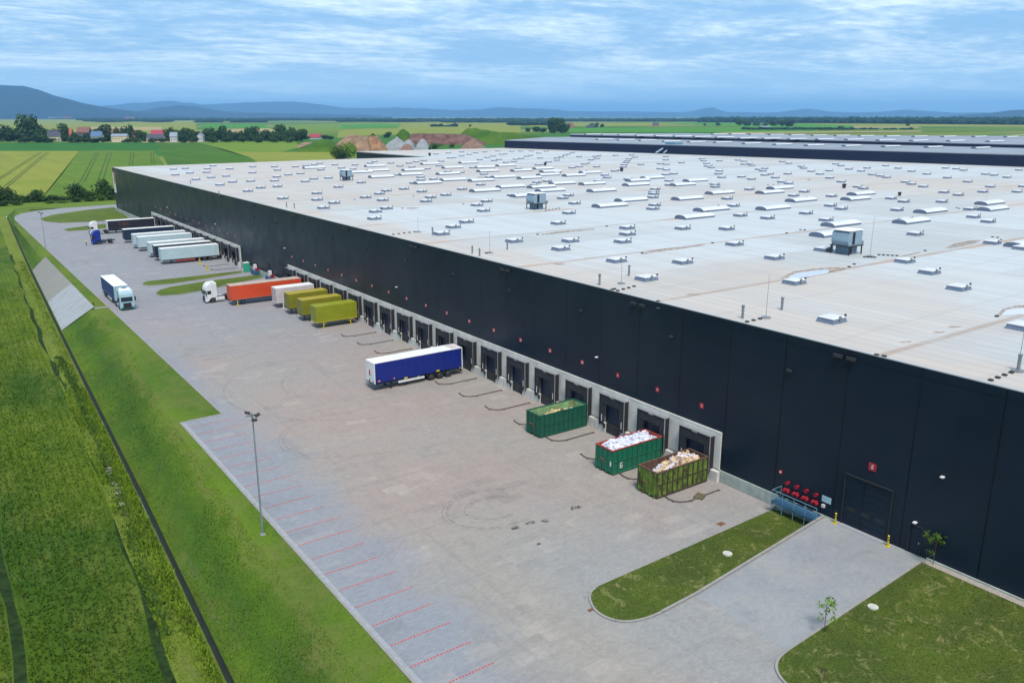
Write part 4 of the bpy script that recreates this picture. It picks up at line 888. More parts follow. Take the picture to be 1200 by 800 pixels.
for a, b_, n in [((724, 341), (743, 336), 4), ((1161, 446), (1185, 437), 4), ((875.5, 377.5), (890.5, 374), 3), ((1013, 301.5), (1025, 302), 4), ((1030, 299), (1051, 300), 5), ((461, 275), (486, 272), 5), ((570, 297), (574, 296.5), 2), ((640, 247), (655, 244.5), 5), ((830, 248.5), (842, 241), 2), ((717, 340), (720, 339), 2), ((1027, 416.5), (1036, 418), 2), ((771, 353.5), (771, 353.5), 1), ((771, 362), (773, 361), 1),
                ((630, 275), (630, 275), 1), ((711, 265.5), (711, 265.5), 1), ((752.5, 297), (752.5, 297), 1), ((835, 285), (836, 284.8), 1), ((922, 273.5), (923, 273.5), 1), ((938, 269.5), (943, 269.8), 2), ((995, 313), (1001, 310), 2), ((1084, 294), (1084, 294), 1), ((1163, 278), (1169, 278.6), 2), ((543, 239.5), (543, 239.5), 1), ((484.5, 229.8), (484.5, 229.8), 1), ((471.5, 244.3), (471.5, 244.3), 1), ((415.5, 234), (415.5, 234), 1), ((1168, 371), (1168, 371), 1), ((1121, 244), (1124, 244.6), 2), ((900, 217), (912, 216), 3)]: studs(a, b_, n)

# guttered upper level: the wing that runs further back
# rooftop units
def roof_unit(px_, py_, scale, label, rz=0.0):
    x, y = G(px_, py_, ZR); u = empty('rooftop_unit', (x, y, ZR), rz); tag(u, label, 'air handling unit'); s = scale
    prof = [(-1.5, 1.3), (-1.75, 1.9), (-1.6, 3.0), (-1.1, 3.3), (1.4, 3.25), (1.5, 2.9), (1.5, 1.3)]
    mb = MB(); mb.extr([(a * s, b_ * s) for a, b_ in prof], -1.3 * s, 1.3 * s); mb.build('housing', 'unit_light', u)
    mb = MB(); mb.box(-1.0 * s, 1.0 * s, -1.0 * s, 1.0 * s, 0, 1.28 * s); mb.build('duct_base', 'unit_blue_grey', u)
    mb = MB(); mb.box(-.75 * s, -.2 * s, -1.33 * s, -1.301 * s, 1.45 * s, 3.1 * s)
    for k in range(6): mb.box(-.73 * s, -.22 * s, -1.36 * s, -1.331 * s, (1.5 + .27 * k) * s, (1.62 + .27 * k) * s)
    mb.box(-.7 * s, -.25 * s, -1.03 * s, -1.001 * s, .1 * s, 1.2 * s); mb.build('grille', 'rubber_black', u)
    mb = MB(); mb.box(-1.7 * s, 1.7 * s, -1.5 * s, -1.31 * s, 1.15 * s, 1.27 * s); mb.box(-1.7 * s, 1.7 * s, 1.31 * s, 1.5 * s, 1.15 * s, 1.27 * s)
    for sx in (-1.7, 1.6): mb.box(sx * s, (sx + .1) * s, -1.309 * s, 1.309 * s, 1.15 * s, 1.27 * s)
    for sx in (-1.45, 1.45):
        for sy in (-1.4, 1.4): mb.box((sx - .07) * s, (sx + .07) * s, (sy - .07) * s, (sy + .07) * s, 0, 1.149 * s)
    mb.build('support_frame', 'dark_steel', u)
    mb = MB(); mb.box(-1.68 * s, 1.58 * s, -1.38 * s, 1.38 * s, 3.301 * s, 3.38 * s); mb.build('cover', 'white_metal_trim', u)
    mb = MB(); mb.box(1.55 * s, 2.1 * s, -1.25 * s, -.6 * s, 1.1 * s, 1.75 * s, 0, .04); mb.build('control_box', 'steel_grey', u)
roof_unit(991, 297, 1.02, 'large blue grey rooftop unit nearest the camera, with an arched skylight behind it')
roof_unit(628.5, 245, 1.0, 'grey rooftop unit on stilts in the middle of the beige roof area')
roof_unit(406, 211.5, 0.95, 'grey rooftop unit furthest left on the roof, beyond rows of hatches')
def cowl(px_, py_, s, label):
    x, y = G(px_, py_, ZR); u = empty('roof_fan', (x, y, ZR)); s *= .62; tag(u, label, 'roof fan')
    mb = MB(); mb.tube((0, 0, 0), (0, 0, .9 * s), .55 * s, n=12); mb.build('fan_duct', 'dark_steel', u)
    mb = MB(); mb.tube((0, 0, .901 * s), (0, 0, 1.3 * s), .7 * s, .7 * s, n=14); mb.tube((0, 0, 1.3 * s), (0, 0, 1.5 * s), .7 * s, .3 * s, n=14); mb.build('fan_hood', 'rubber_black', u)
cowl(989, 220.5, 1.3, 'black roof fan on the right half of the roof behind two arched skylights')
cowl(1054, 229.5, 1.0, 'dark roof fan on a brown stain line right of two arched skylights')
cowl(639, 194, 1.3, 'black roof fan near the middle of the far roof')
cowl(728.5, 201, 1.4, 'black roof fan beside the oblique row of hatches on the far roof')
cowl(503.5, 182.8, 1.6, 'black roof fan beside the step in the roof behind')
cowl(806, 353, .1, 'tiny dark cowl') if False else None
# ducts where the taller hall meets the roof
dx = empty('duct_cluster', (*G(783, 180, ZR), ZR)); tag(dx, 'blue ducts and cooler against the dark wall of the taller hall', 'cooling unit')
mb = MB(); mb.box(0.5, 6.5, -4, 3, 1.2, 5.6, 0, .1); mb.build('cooler_body', 'rail_blue', dx)
mb = MB(); mb.path([(-9, 0, .5), (-5, 0, 2.2), (-1, 0, 3.8), (0.6, 0, 4.2)], .5, 8); mb.path([(-6, -2.5, .4), (-2, -2.5, 2.6), (0.6, -2.5, 3.2)], .4, 8); mb.build('duct', 'unit_light', dx)
mb = MB()
for a in (0.8, 6.2):
    for b_ in (-3.6, 2.6): mb.box(a - .15, a + .15, b_ - .15, b_ + .15, 0, 1.2)
mb.box(.65, 6.35, -3.6, -3.4, .9, 1.15); mb.box(.65, 6.35, 2.4, 2.6, .9, 1.15); mb.box(.7, .9, -3.4, 2.4, .9, 1.15); mb.build('support_frame', 'dark_steel', dx)

# ------------------------------------------------------------------ taller halls behind
def hall(name_label, poly, z0, z1, sky_px, L, label_sky, walls_mat='navy_cladding'):
    h = empty('warehouse', (poly[0][0], poly[0][1], 0)); tag(h, name_label, 'warehouse'); of = Vector((-poly[0][0], -poly[0][1], 0))
    mb = MB(); n = len(poly)
    for i in range(n):
        A, B = poly[i], poly[(i + 1) % n]; mb.face([(*A, z0), (*B, z0), (*B, z1 - .3), (*A, z1 - .3)])
    o = mb.build('wall', walls_mat, h, of)
    mb = MB(); mb.prism(poly, z1 - .299, z1); mb.build('roof', 'hall_roof', h, of)
    first = None
    for a, b_ in sky_px:
        x, y = G(a, b_, z1)
        if first is None: first = vault(L, 2.6, 0.75, h); v = first
        else: v = copy_tree(first, h)
        v.location = (x - poly[0][0], y - poly[0][1], z1); v['group'] = label_sky
    return h
pA, pB = (295.5, 425), (346, 150)
p2 = [(395.2, -120), (346.0, 150), (295.5, 425), G(640, 160.8, 20), G(668, 160.6, 20), G(1200, 173.6, 20)]
p2.append((p2[-1][0] + 90, -120))
r1 = [(709,164),(733.6,164.6),(759,165.3),(786.7,166.3),(816.5,167),(847,167.6),(880.8,168.9),(917,170),(954,171),(998,171.6),(1044,172.3),(1094,173),(1149.6,174)]
hall('taller dark warehouse hall directly behind the pale roof, with one row of skylights', p2, 0, 20.0, r1, 13, 'skylights of the taller hall')
q3 = [(p2[-1][0] + .5, -120), (p2[-2][0] + .5, p2[-2][1]), (p2[-3][0] + .5, p2[-3][1]), G(668, 156.9, 21.6), G(800, 156.2, 21.6), G(1000, 158.6, 21.6), G(1215, 159.6, 21.6)]
q3.append((q3[-1][0] + 100, -120))
r2 = [(755,160),(777,160.3),(799.7,160.9),(823,161.4),(849,162),(876,163),(904,163.5),(934,164),(966.8,164.3),(1001,164.7),(1038,165.4),(1077,166),(1120,166.3),(1166,166.7),
      (695.5,158.3),(714.7,158.6),(734,158.8),(843,158.2),(864,158.2),(886.7,158.5),(909.7,158.9),(934,159.2),(959.7,159.7),(986.7,160),(1015,160.4),(1045.5,160.7),(1077.7,161),(1111.7,161.1),(1147.7,161.2),(1185,161.4)]
hall('furthest dark warehouse hall with two rows of pale skylights, at the edge of the fields', q3, 0, 21.6, [(a, b_ - .4) for a, b_ in r2], 15, 'skylights of the furthest hall')

# ------------------------------------------------------------------ signs and things on the front wall
def sign(y, z, s, text, label):
    o = MB(); o.box(-0.05, -0.004, -s / 2, s / 2, -s / 2, s / 2)
    b_ = o.build('dock_sign', 'sign_red'); b_.location = (61.395, y, z); tag(b_, label, 'sign', 'red number signs above the docks')
    g_ = MB(); h = s * .62; wd = h * .52; wt = len(text) * wd + (len(text) - 1) * h * .28; glyphs(g_, text, wt / 2, -h / 2, h, -0.064, t=0.2); g_.build('number', 'sign_white', b_)
ORD = ['first', 'second', 'third', 'fourth', 'fifth', 'sixth', 'seventh', 'eighth', 'ninth', 'tenth', 'eleventh', 'twelfth', 'thirteenth', 'fourteenth', 'fifteenth', 'sixteenth', 'seventeenth', 'eighteenth', 'nineteenth']
what = {0: 'the dock with the mossy green container', 1: 'the dock with the white waste container', 3: 'the dock with the dark green container', 7: 'the dock with the blue trailer', 13: 'the dock with the front yellow body', 12: 'the empty dock before the yellow bodies', 14: 'the dock with the middle yellow body', 15: 'the dock with the rear yellow body', 16: 'the dock with the white body', 17: 'the dock with the orange trailer', 18: 'the last dock behind the orange trailer'}
for k, y in enumerate(docks_a):
    sign(y, 5.95, 0.5, str(7 + k), 'red number sign above ' + what.get(k, 'the %s empty-fronted dock, counted from the near end' % ORD[k]).replace('empty-fronted ', ''))
for k, y in enumerate(docks_b): sign(y, 5.95, 0.5, str(28 + k), 'small number sign over the %s dock of the far row, from its near end' % ORD[k])
sign(34.7, 6.0, 0.66, '6', 'red number sign above the large dark gate')
mb = MB(); mb.box(-.06, -.004, -3.6, 0, 6.0, 13.6); bn = mb.build('wall_banner', 'sign_white'); bn.location = (61.395, 350.1, 0); tag(bn, 'white banner sign with red corner at the far end of the wall', 'sign')
mb = MB(); mb.box(-.075, -.061, -3.6, -1.9, 9.4, 13.6); mb.build('red_field', 'sign_red', bn)
# hydrant station
hy = []
for i, y in enumerate((42.5, 41.5, 40.5, 39.5)):
    t = empty('hydrant_coupling', (61.4, y, 0)); nm = ['furthest', 'second furthest', 'second nearest', 'nearest'][i]
    tag(t, 'red twin fire coupling on the dark wall, %s to the white board' % nm, 'fire coupling', 'red fire couplings over the blue platform')
    mb = MB(); mb.tube((-.05, 0, 1.65), (-.3, 0, 1.65), .16, n=12); mb.tube((-.3, 0, 1.65), (-.36, 0, 1.65), .2, n=12); mb.build('valve', 'pipe_red', t)
    mb = MB(); mb.tube((0, 0, .95), (-.25, 0, .95), .13, n=10); mb.tube((-.25, -.28, .90), (-.25, .28, 1.02), .13, n=10)
    for s in (-.22, .22): mb.tube((-.25, s, .93), (-.55, s, .86), .14, .15, n=12)
    mb.build('twin_inlet', 'pipe_red', t)
mb = MB(); mb.tube((-.06, 0, 0), (-.004, 0, 0), .2, n=16); o = mb.build('round_lamp', 'sign_red'); o.location = (61.395, 43.5, 2.35); tag(o, 'small round red alarm lamp above the blue platform', 'alarm lamp')
mb2 = MB(); mb2.tube((-.09, 0, 0), (-.061, 0, 0), .09, n=12); mb2.build('lens', 'sign_white', o)
o = MB(); o.box(-.05, 0, -.45, .45, -.28, .28); b_ = o.build('notice_board', 'cab_sky'); b_.location = (61.39, 38.55, 1.5); tag(b_, 'pale blue notice board right of the red couplings', 'sign')
o = MB(); o.box(-.22, 0, -.15, .15, -.15, .15, 0, .03); b_ = o.build('alarm_box', 'pink_white'); b_.location = (61.39, 38.75, 0.85); tag(b_, 'small pale box under the notice board', 'box')
pf = empty('platform', (60.6, 40.8, -1.1)); tag(pf, 'blue steel platform with railing below the red fire couplings', 'platform')
mb = MB(); mb.box(-.75, .62, -2.4, 2.4, .98, 1.1); mb.build('deck', 'deck_blue', pf)
mb = MB()
for y in (-2.35, -1.2, 0, 1.2, 2.35): mb.tube((-.7, y, 0), (-.7, y, 2.2), .035, n=6)
for z in (1.65, 2.2): mb.tube((-.7, -2.35, z), (-.7, 2.35, z), .035, n=6)
mb.path([(-.7, 2.35, 2.2), (.6, 2.35, 2.2), (.6, 2.35, 1.1)], .035, 6); mb.tube((-.7, 2.35, 1.65), (.6, 2.35, 1.65), .03, n=6); mb.build('railing', 'rail_blue', pf)
mb = MB()
for y in (-2.3, 0, 2.3): mb.box(-.7, .55, y - .05, y + .05, .8, .979)
mb.build('beam', 'rail_blue', pf)
def bollard(x, y, z, label):
    t = empty('bollard', (x, y, z)); tag(t, label, 'bollard', 'yellow bollards')
    mb = MB(); mb.tube((0, 0, 0), (0, 0, .95), .085, n=12); mb.tube((0, 0, .95), (0, 0, 1.0), .085, .04, n=12); mb.build('post', 'yellow_paint', t)
    mb = MB(); mb.tube((0, 0, .55), (0, 0, .65), .09, n=12, caps=False); mb.tube((0, 0, .78), (0, 0, .86), .09, n=12, caps=False); mb.build('stripe', 'dark_steel', t)
    mb = MB(); mb.box(-.2, .2, -.2, .2, 0, .03); mb.build('foot_plate', 'yellow_paint', t)
bollard(60.9, 37.2, -.06, 'yellow bollard left of the dark gate'); bollard(60.9, 32.3, -.06, 'yellow bollard right of the dark gate')

# ------------------------------------------------------------------ wheel guides in front of the docks
def guide(y, label):
    t = empty('wheel_guide', (0, y, ZP)); tag(t, label, 'wheel guide', 'curved steel wheel guides in front of the docks')
    pts = [(54.35, 2.3, .12), (54.1, 1.5, .12), (54.15, .9, .12), (54.5, .4, .12), (55.0, .12, .12), (55.6, 0, .12), (59.6, .05, .12)]
    mb = MB(); mb.path(pts, .055, 7)
    mb.build('guide_tube', 'guide_steel', t)
    for p in (pts[0], pts[2], pts[5], pts[6]): mb = MB(); mb.box(p[0] - .13, p[0] + .13, p[1] - .13, p[1] + .13, 0, .04); mb.tube((p[0], p[1], .04), (p[0], p[1], .12), .05, n=6); mb.build('foot_plate', 'rust', t)
    return t
gy = {0: 'wheel guide beside the pallet, at the near end of the docks', 1: 'wheel guide between the mossy container and the white waste container', 2: 'wheel guide half hidden behind the white waste container', 3: 'wheel guide on the near side of the dark green container', 4: 'wheel guide half hidden behind the dark green container', 5: 'wheel guide of the empty dock next beyond the dark green container', 6: 'wheel guide midway between the dark green container and the blue trailer', 7: 'wheel guide on the near side of the blue trailer', 8: 'wheel guide just beyond the blue trailer', 9: 'second wheel guide beyond the blue trailer', 10: 'middle wheel guide between the blue trailer and the yellow bodies', 11: 'second wheel guide from the front yellow body', 12: 'wheel guide nearest the front yellow body'}
for k, lab in gy.items(): guide(49.0 + 6.25 * k, lab)
for k, lab in {0: 'far wheel guide behind the green portable toilet', 1: 'far wheel guide on the near side of the front white trailer'}.items(): guide(199.3 + 6.25 * k, lab)

# ------------------------------------------------------------------ trailers
def wheel(x, y, r, parent, wdt=0.36, side=-1):
    mb = MB(); mb.tube((0, -wdt / 2, 0), (0, wdt / 2, 0), r, n=20); o = mb.build('wheel', 'tyre', parent, (x, y, r))
    mb = MB(); mb.tube((0, side * (wdt / 2 + .004), 0), (0, side * (wdt / 2 + .03), 0), r * .55, r * .5, n=14); mb.tube((0, side * (wdt / 2 + .03), 0), (0, side * (wdt / 2 + .06), 0), r * .2, n=8); mb.build('rim', 'rim_metal', o); return o
def trailer(x_rear, yc, label, side='curtain_blue', roofm='roof_white', front='white_paint', rear='white_paint', L=13.7, kind='curtain', cat='trailer', guard='white_paint', legs=True, skirt=None, name='semi_trailer', dy=1.28):
    t = empty(name, (x_rear, yc, ZP)); tag(t, label, cat); W = dy; z0, z1 = 1.18, 3.95
    if kind == 'curtain':
        for s in (-1, 1):
            mb = MB(); n = 40
            for i in range(n):
                xa = -L + .14 + (L - .28) * i / n; xb = -L + .14 + (L - .28) * (i + 1) / n; ya = s * (W - .02 + .012 * math.sin(i * 1.9)); yb = s * (W - .02 + .012 * math.sin((i + 1) * 1.9))
                mb.face([(xa, ya, z0 + .12), (xb, yb, z0 + .12), (xb, yb, z1 - .12), (xa, ya, z1 - .12)], 0, True)
            mb.build('side_curtain', side, t)
        mb = MB(); mb.box(-L + .13, -.13, -W, W, z1 - .119, z1 - .07); mb.box(-L + .13, -.13, -W, W, z0 - .02, z0 + .119); mb.build('side_rail', skirt or side, t)
        for s in (-1, 1):
            mb = MB()
            for k in range(22): mb.box(-L + .5 + k * .6, -L + .54 + k * .6, s * W - .012, s * W + .012, z0 + .02, z0 + .30)
            mb.build('buckle_strap', 'valance_blue' if side == 'curtain_blue' else 'steel_grey', t)
    else:
        mb = MB(); mb.box(-L + .13, -.13, -W, W, z0, z1 - .07, 0, .02)
        for k in range(int(L / 1.2)):
            for s in (-1, 1): mb.box(-L + .8 + 1.2 * k, -L + .83 + 1.2 * k, s * W - .004, s * W + .006, z0 + .1, z1 - .2)
        mb.build('cargo_box', side, t)
        mb = MB(); mb.box(-L + .13, -.13, -W - .01, W + .01, z0 - .1, z0 - .001); mb.build('side_rail', 'steel_grey', t)
    mb = MB(); mb.box(-L, 0, -W - .012, W + .012, z1 - .069, z1, 0, .02)
    for k in range(1, int(L / 1.5)): mb.box(-L + 1.5 * k, -L + 1.5 * k + .05, -W, W, z1 - .01, z1 + .012)
    mb.build('roof', roofm, t)
    mb = MB(); mb.box(-L, -L + .129, -W - .01, W + .01, z0 - .12, z1 - .07, 0, .03); fw_ = mb.build('front_wall', front, t)
    mb = MB(); mb.box(-.129, 0, -W - .01, W + .01, z0 - .15, z1 - .07, 0, .02); rd = mb.build('rear_frame', rear, t)
    mb = MB(); mb.box(.001, .02, -W + .1, -.01, z0, z1 - .2); mb.box(.001, .02, .01, W - .1, z0, z1 - .2); mb.build('rear_door', rear, t)
    mb = MB()
    for y in (-.5, .5): mb.box(-L + .4, -.1, y - .08, y + .08, z0 - .42, z0 - .16)
    for k in range(9): mb.box(-L + 1.0 + 1.45 * k, -L + 1.1 + 1.45 * k, -W + .1, W - .1, z0 - .28, z0 - .17)
    mb.build('chassis', 'dark_steel', t)
    for k in range(3):
        for s in (-1, 1): wheel(-2.3 - 1.35 * k, s * (W - .24), .5, t, side=s)
    mb = MB()
    for k in range(3):
        for s in (-1, 1): mb.box(-2.3 - 1.35 * k - .55, -2.3 - 1.35 * k + .55, s * (W - .24) - .2, s * (W - .24) + .2, 1.03, 1.06)
    mb.build('mudguard', 'rubber_black', t)
    if legs:
        for s in (-1, 1):
            mb = MB(); mb.box(-L + 2.45, -L + 2.6, s * .85 - .07, s * .85 + .07, .1, z0 - .17); mb.box(-L + 2.35, -L + 2.7, s * .85 - .16, s * .85 + .16, 0, .1); mb.tube((-L + 2.6, s * .85, .75), (-L + 3.3, s * .6, z0 - .2), .035, n=6); mb.build('landing_leg', 'dark_steel', t)
    if guard:
        for s in (-1, 1):
            mb = MB(); mb.box(-L + 3.5, -6.2, s * W - .03, s * W + .03, .62, .92); mb.box(-L + 4.4, -L + 4.5, s * W - .1, s * W - .03, .62, 1.1); mb.box(-7.2, -7.1, s * W - .1, s * W - .03, .62, 1.1); mb.build('side_guard', guard, t)
    mb = MB(); mb.box(-.12, .02, -W + .1, W - .1, .45, .62); mb.box(-.1, 0, -.9, -.8, .62, z0 - .15); mb.box(-.1, 0, .8, .9, .62, z0 - .15); mb.build('rear_bumper', 'dark_steel', t)
    return t, fw_
t, fw_ = trailer(59.2, 97.0, 'royal blue curtain trailer with white roof, parked alone at a dock', guard='white_paint', skirt='curtain_blue')
mb = MB(); mb.box(-13.73, -13.701, -.05, .3, 2.0, 2.75, 0, .01); mb.build('front_emblem', 'sign_red', fw_)
mb = MB(); mb.box(-13.73, -13.701, -.9, -.75, 1.1, 1.45); mb.box(-13.73, -13.701, .1, .3, 1.15, 1.5); mb.box(-13.75, -13.701, -1.2, 1.2, 1.02, 1.12); mb.build('connector', 'rubber_black', fw_)
mb = MB(); mb.box(-9.3, -8.8, -1.32, -1.30, 1.0, 1.25); mb.box(-4.3, -3.8, -1.32, -1.30, 1.15, 1.38); mb.build('tie_down_label', 'yellow_paint', t)
mb = MB(); mb.box(-13.2, -12.9, -1.32, -1.30, 1.32, 1.52); mb.box(-10.9, -10.75, -1.32, -1.30, 1.32, 1.52); mb.build('marker', 'amber', t)
mb = MB(); mb.box(-1.6, -.3, -1.1, 1.1, 3.951, 3.962); mb.build('roof_label', 'pink_white', t)
far = [(215.8, 'nearest white box trailer of the far row, beside the yellow post', 'bluish_white_paint', 'roof_white', 'bluish_white_paint', 'box'),
       (222.05, 'trailer with dark curtain front between two white trailers in the far row', 'curtain_deepblue', 'roof_white', 'curtain_dark', 'curtain'),
       (228.3, 'third trailer of the far row, pale and mostly hidden by its neighbours', 'bluish_white_paint', 'roof_white', 'bluish_white_paint', 'box'),
       (240.8, 'white box trailer in the middle of the far row, nearer of a pair', 'bluish_white_paint', 'roof_white', 'bluish_white_paint', 'box'),
       (247.05, 'white box trailer in the middle of the far row, farther of a pair', 'bluish_white_paint', 'roof_white', 'bluish_white_paint', 'box'),
       (259.55, 'dark blue curtain trailer with white roof behind the white trailers', 'curtain_deepblue', 'roof_white', 'curtain_dark', 'curtain')]
for y, lab, sd_, rf, fr, kd in far:
    tt, f_ = trailer(60.3, y, lab, sd_, rf, fr, 'white_paint', 14.0, kd, guard=None)
    mb = MB(); mb.box(-10.5, -6.0, -1.2, -.9, .5, .95); mb.build('pallet_box', 'container_red' if y == 215.8 else 'dark_steel', tt)
    mb = MB(); mb.box(-11.65, -11.3, -1.05, -.75, 0.01, .12); mb.build('leg_foot', 'rust', tt)
tb, fb = trailer(60.3, 284.3, 'long black curtain trailer with faint orange lettering, furthest in the far row', 'curtain_dark', 'roof_white', 'white_paint', 'white_paint', 14.0, 'curtain', guard=None)
mb = MB(); 
for i, ch in enumerate('CEC'):
    for sgm in SEG[ch]:
        x0 = -10.6 + i * 1.15; hh = .9; z0_ = 2.3; th = .16
        if sgm in 'agd':
            z = {'a': z0_ + hh - th, 'g': z0_ + hh / 2 - th / 2, 'd': z0_}[sgm]; mb.box(x0, x0 + .8, -1.31, -1.29, z, z + th)
        else: mb.box(x0 if sgm in 'fe' else x0 + .64, x0 + .16 if sgm in 'fe' else x0 + .8, -1.312, -1.292, z0_ + (hh / 2 if sgm in 'fb' else 0), z0_ + (hh if sgm in 'fb' else hh / 2))
mb.build('side_lettering', 'orange_mark', tb)
to, fo = trailer(60.2, 159.7, 'long orange box trailer next to the white tractor cab', 'orange_paint', 'beige_tarp', 'orange_paint', 'orange_paint', 14.2, 'box', guard=None)
mb = MB(); mb.box(-13.1, -12.95, -1.25, -1.1, 0.12, 1.1); mb.box(-13.2, -12.8, -1.35, -1.0, 0, .12); mb.box(-2.4, -2.25, -1.3, -1.15, .1, 1.15); mb.box(-2.5, -2.1, -1.4, -1.05, 0, .1); mb.build('support_leg', 'yellow_paint', to)
# swap bodies on legs
def swap(x_rear, yc, label, mat, topm, legm, L=7.6):
    t = empty('swap_body', (x_rear, yc, ZP)); tag(t, label, 'swap body'); W = 1.27
    mb = MB(); mb.box(-L, 0, -W, W, 1.2, 3.86, 0, .05)
    for k in range(int(L / .62)):
        for s in (-1, 1): mb.box(-L + .35 + .62 * k, -L + .42 + .62 * k, s * W - .004, s * W + .012, 1.35, 3.7)
    mb.build('cargo_box', mat, t)
    mb = MB(); mb.box(-L + .05, -.05, -W + .03, W - .03, 3.861, 3.9); mb.build('roof', topm, t)
    mb = MB(); mb.box(-L - .02, 0.0, -W - .015, W + .015, 1.08, 1.199); mb.box(-L + .2, -.2, -.6, -.45, .9, 1.079); mb.box(-L + .2, -.2, .45, .6, .9, 1.079); mb.build('bottom_frame', legm, t)
    for x in (-L + 1.25, -1.3):
        for s in (-1, 1):
            mb = MB(); mb.box(x - .06, x + .06, s * 1.2 - .06, s * 1.2 + .06, 0.03, 1.08); mb.box(x - .17, x + .17, s * 1.2 - .15, s * 1.2 + .15, 0, .03); mb.tube((x, s * 1.2, .5), (x + (.75 if x < -L / 2 else -.75), s * 1.1, 1.08), .035, n=6); mb.build('support_leg', legm, t)
    mb = MB()
    for y in (-.6, .6): mb.tube((-L - .04, y, 1.3), (-L - .04, y, 3.75), .025, n=6)
    mb.build('lock_rod', 'steel_grey', t)
    return t
swap(60.0, 133.3, 'bright yellow green swap body nearest the camera, standing on yellow legs', 'lime_paint', 'lime_paint', 'yellow_paint')
swap(60.0, 139.6, 'mustard yellow swap body, middle one of the three yellow bodies', 'olive_paint', 'mustard_paint', 'dark_steel')
swap(60.0, 146.0, 'yellow green swap body beside the white one', 'olive_paint', 'mustard_paint', 'dark_steel')
swap(60.0, 152.6, 'white swap body between the orange trailer and the yellow bodies', 'pink_white', 'roof_white', 'white_paint')

# ------------------------------------------------------------------ tractors
def tractor(loc, rz, label, cab='white_paint', top='white_paint', low=None, cat='truck', name='truck_tractor', tank=None):
    """front at local x = 0, faces -x"""
    t = empty(name, loc, rz); tag(t, label, cat); W = 1.24; z = 3.85
    prof = [(.05, .38), (0, .95), (.02, 1.62), (.15, 2.5), (.26, 3.05), (.5, 3.5), (.95, z), (2.3, z), (2.32, 1.0), (1.95, .95), (1.75, 1.12), (1.2, 1.14), (.85, .95), (.72, .42)]
    bm = bmesh.new(); n = len(prof); va = [bm.verts.new((x, -W, zz_)) for x, zz_ in prof]; vb = [bm.verts.new((x, W, zz_)) for x, zz_ in prof]
    for i in range(n): bm.faces.new((va[i], va[(i + 1) % n], vb[(i + 1) % n], vb[i]))
    bm.faces.new(va[::-1]); bm.faces.new(vb)
    ed = [e for e in bm.edges if abs(e.verts[0].co.x - e.verts[1].co.x) > 1e-6 or abs(e.verts[0].co.z - e.verts[1].co.z) > 1e-6]
    bmesh.ops.bevel(bm, geom=ed, offset=.09, segments=3, affect='EDGES', profile=.5)
    bm.verts.index_update(); mb = MB(); mb.mesh([v.co for v in bm.verts], [[v.index for v in f.verts] for f in bm.faces]); bm.free(); c = mb.build('cab', cab, t)
    mb = MB(); mb.face([(.035, -1.04, 1.68), (.035, 1.04, 1.68), (.15, 1.0, 2.5), (.15, -1.0, 2.5)]); ws = mb
    ws.v = [(x - .035, y, zz_) for x, y, zz_ in ws.v]; ws.build('windscreen', 'glass_dark', t)
    mb = MB()
    for s in (-1, 1): mb.box(.42, 1.15, s * W - .006, s * W + .014, 1.75, 2.45)
    mb.build('side_window', 'glass_dark', t)
    mb = MB()
    mb.box(-.03, .06, -.72, .72, .62, 1.42, 0, .02); mb.box(-.06, .1, -1.0, 1.0, .40, .58); mb.build('grille', 'rubber_black', t)
    for s in (-1, 1):
        mb = MB(); mb.box(-.05, .1, s * .98 - .17, s * .98 + .17, .62, .86, 0, .03); mb.build('headlight', 'cab_sky', t)
    mb = MB(); mb.box(-.04, .5, -W - .01, W + .01, .30, .52, 0, .05); mb.build('front_bumper', low or cab, t)
    mb = MB(); mb.extr([(.75, 3.7), (1.1, 3.95), (2.2, 4.0), (2.2, 3.86), (.95, 3.86)], -.9, .9); mb.build('roof_fairing', top, t)
    mb = MB(); mb.box(.20, .62, -1.05, 1.05, 2.62, 2.72); mb.build('sun_visor', 'rubber_black', t)
    for s in (-1, 1):
        mb = MB(); mb.box(.02, .2, s * 1.5 - .12, s * 1.5 + .12, 1.7, 2.5, 0, .04); mb.tube((.12, s * 1.5, 2.3), (.3, s * 1.2, 2.3), .03, n=6); mb.build('mirror', 'rubber_black', t)
    mb = MB()
    for y in (-.42, .42): mb.box(1.0, 6.1, y - .06, y + .06, .75, 1.0)
    mb.box(1.2, 1.4, -.9, .9, .45, .6); mb.box(4.5, 4.9, -.5, .5, .5, .9); mb.build('chassis', 'dark_steel', t)
    mb = MB(); mb.tube((4.7, 0, 1.02), (4.7, 0, 1.14), .52, n=16); mb.box(4.0, 5.6, -.6, .6, 1.0, 1.02); mb.build('fifth_wheel', 'dark_steel', t)
    for s in (-1, 1):
        mb = MB(); mb.box(2.4, 3.7, s * .98 - .26, s * .98 + .26, .45, 1.0, 0, .08); mb.build('fuel_tank', tank or 'alu', t)
        mb = MB(); mb.box(1.96, 2.36, s * 1.0 - .2, s * 1.0 + .24, .35, .95, 0, .03); mb.build('step', low or cab, t)
        mb = MB(); mb.box(4.1, 5.5, s * .95 - .26, s * .95 + .26, 1.06, 1.1); mb.build('mudguard', 'rubber_black', t)
    for x in (1.42, 4.8):
        for s in (-1, 1): wheel(x, s * (W - .2), .5, t, side=s)
    return t
tractor((42.6, 164.9, ZP), 0, 'white tractor cab without a trailer, beside the orange trailer', tank='white_paint')
tractor((38.2, 261.6, ZP), 0, 'blue tractor cab standing next to the man in the yellow vest', 'cab_blue', 'cab_blue', 'cab_blue', tank='dark_steel')
tractor((41.2, 284.3, ZP), R(0), 'white tractor coupled to the black trailer, half hidden by the blue cab', 'white_paint')
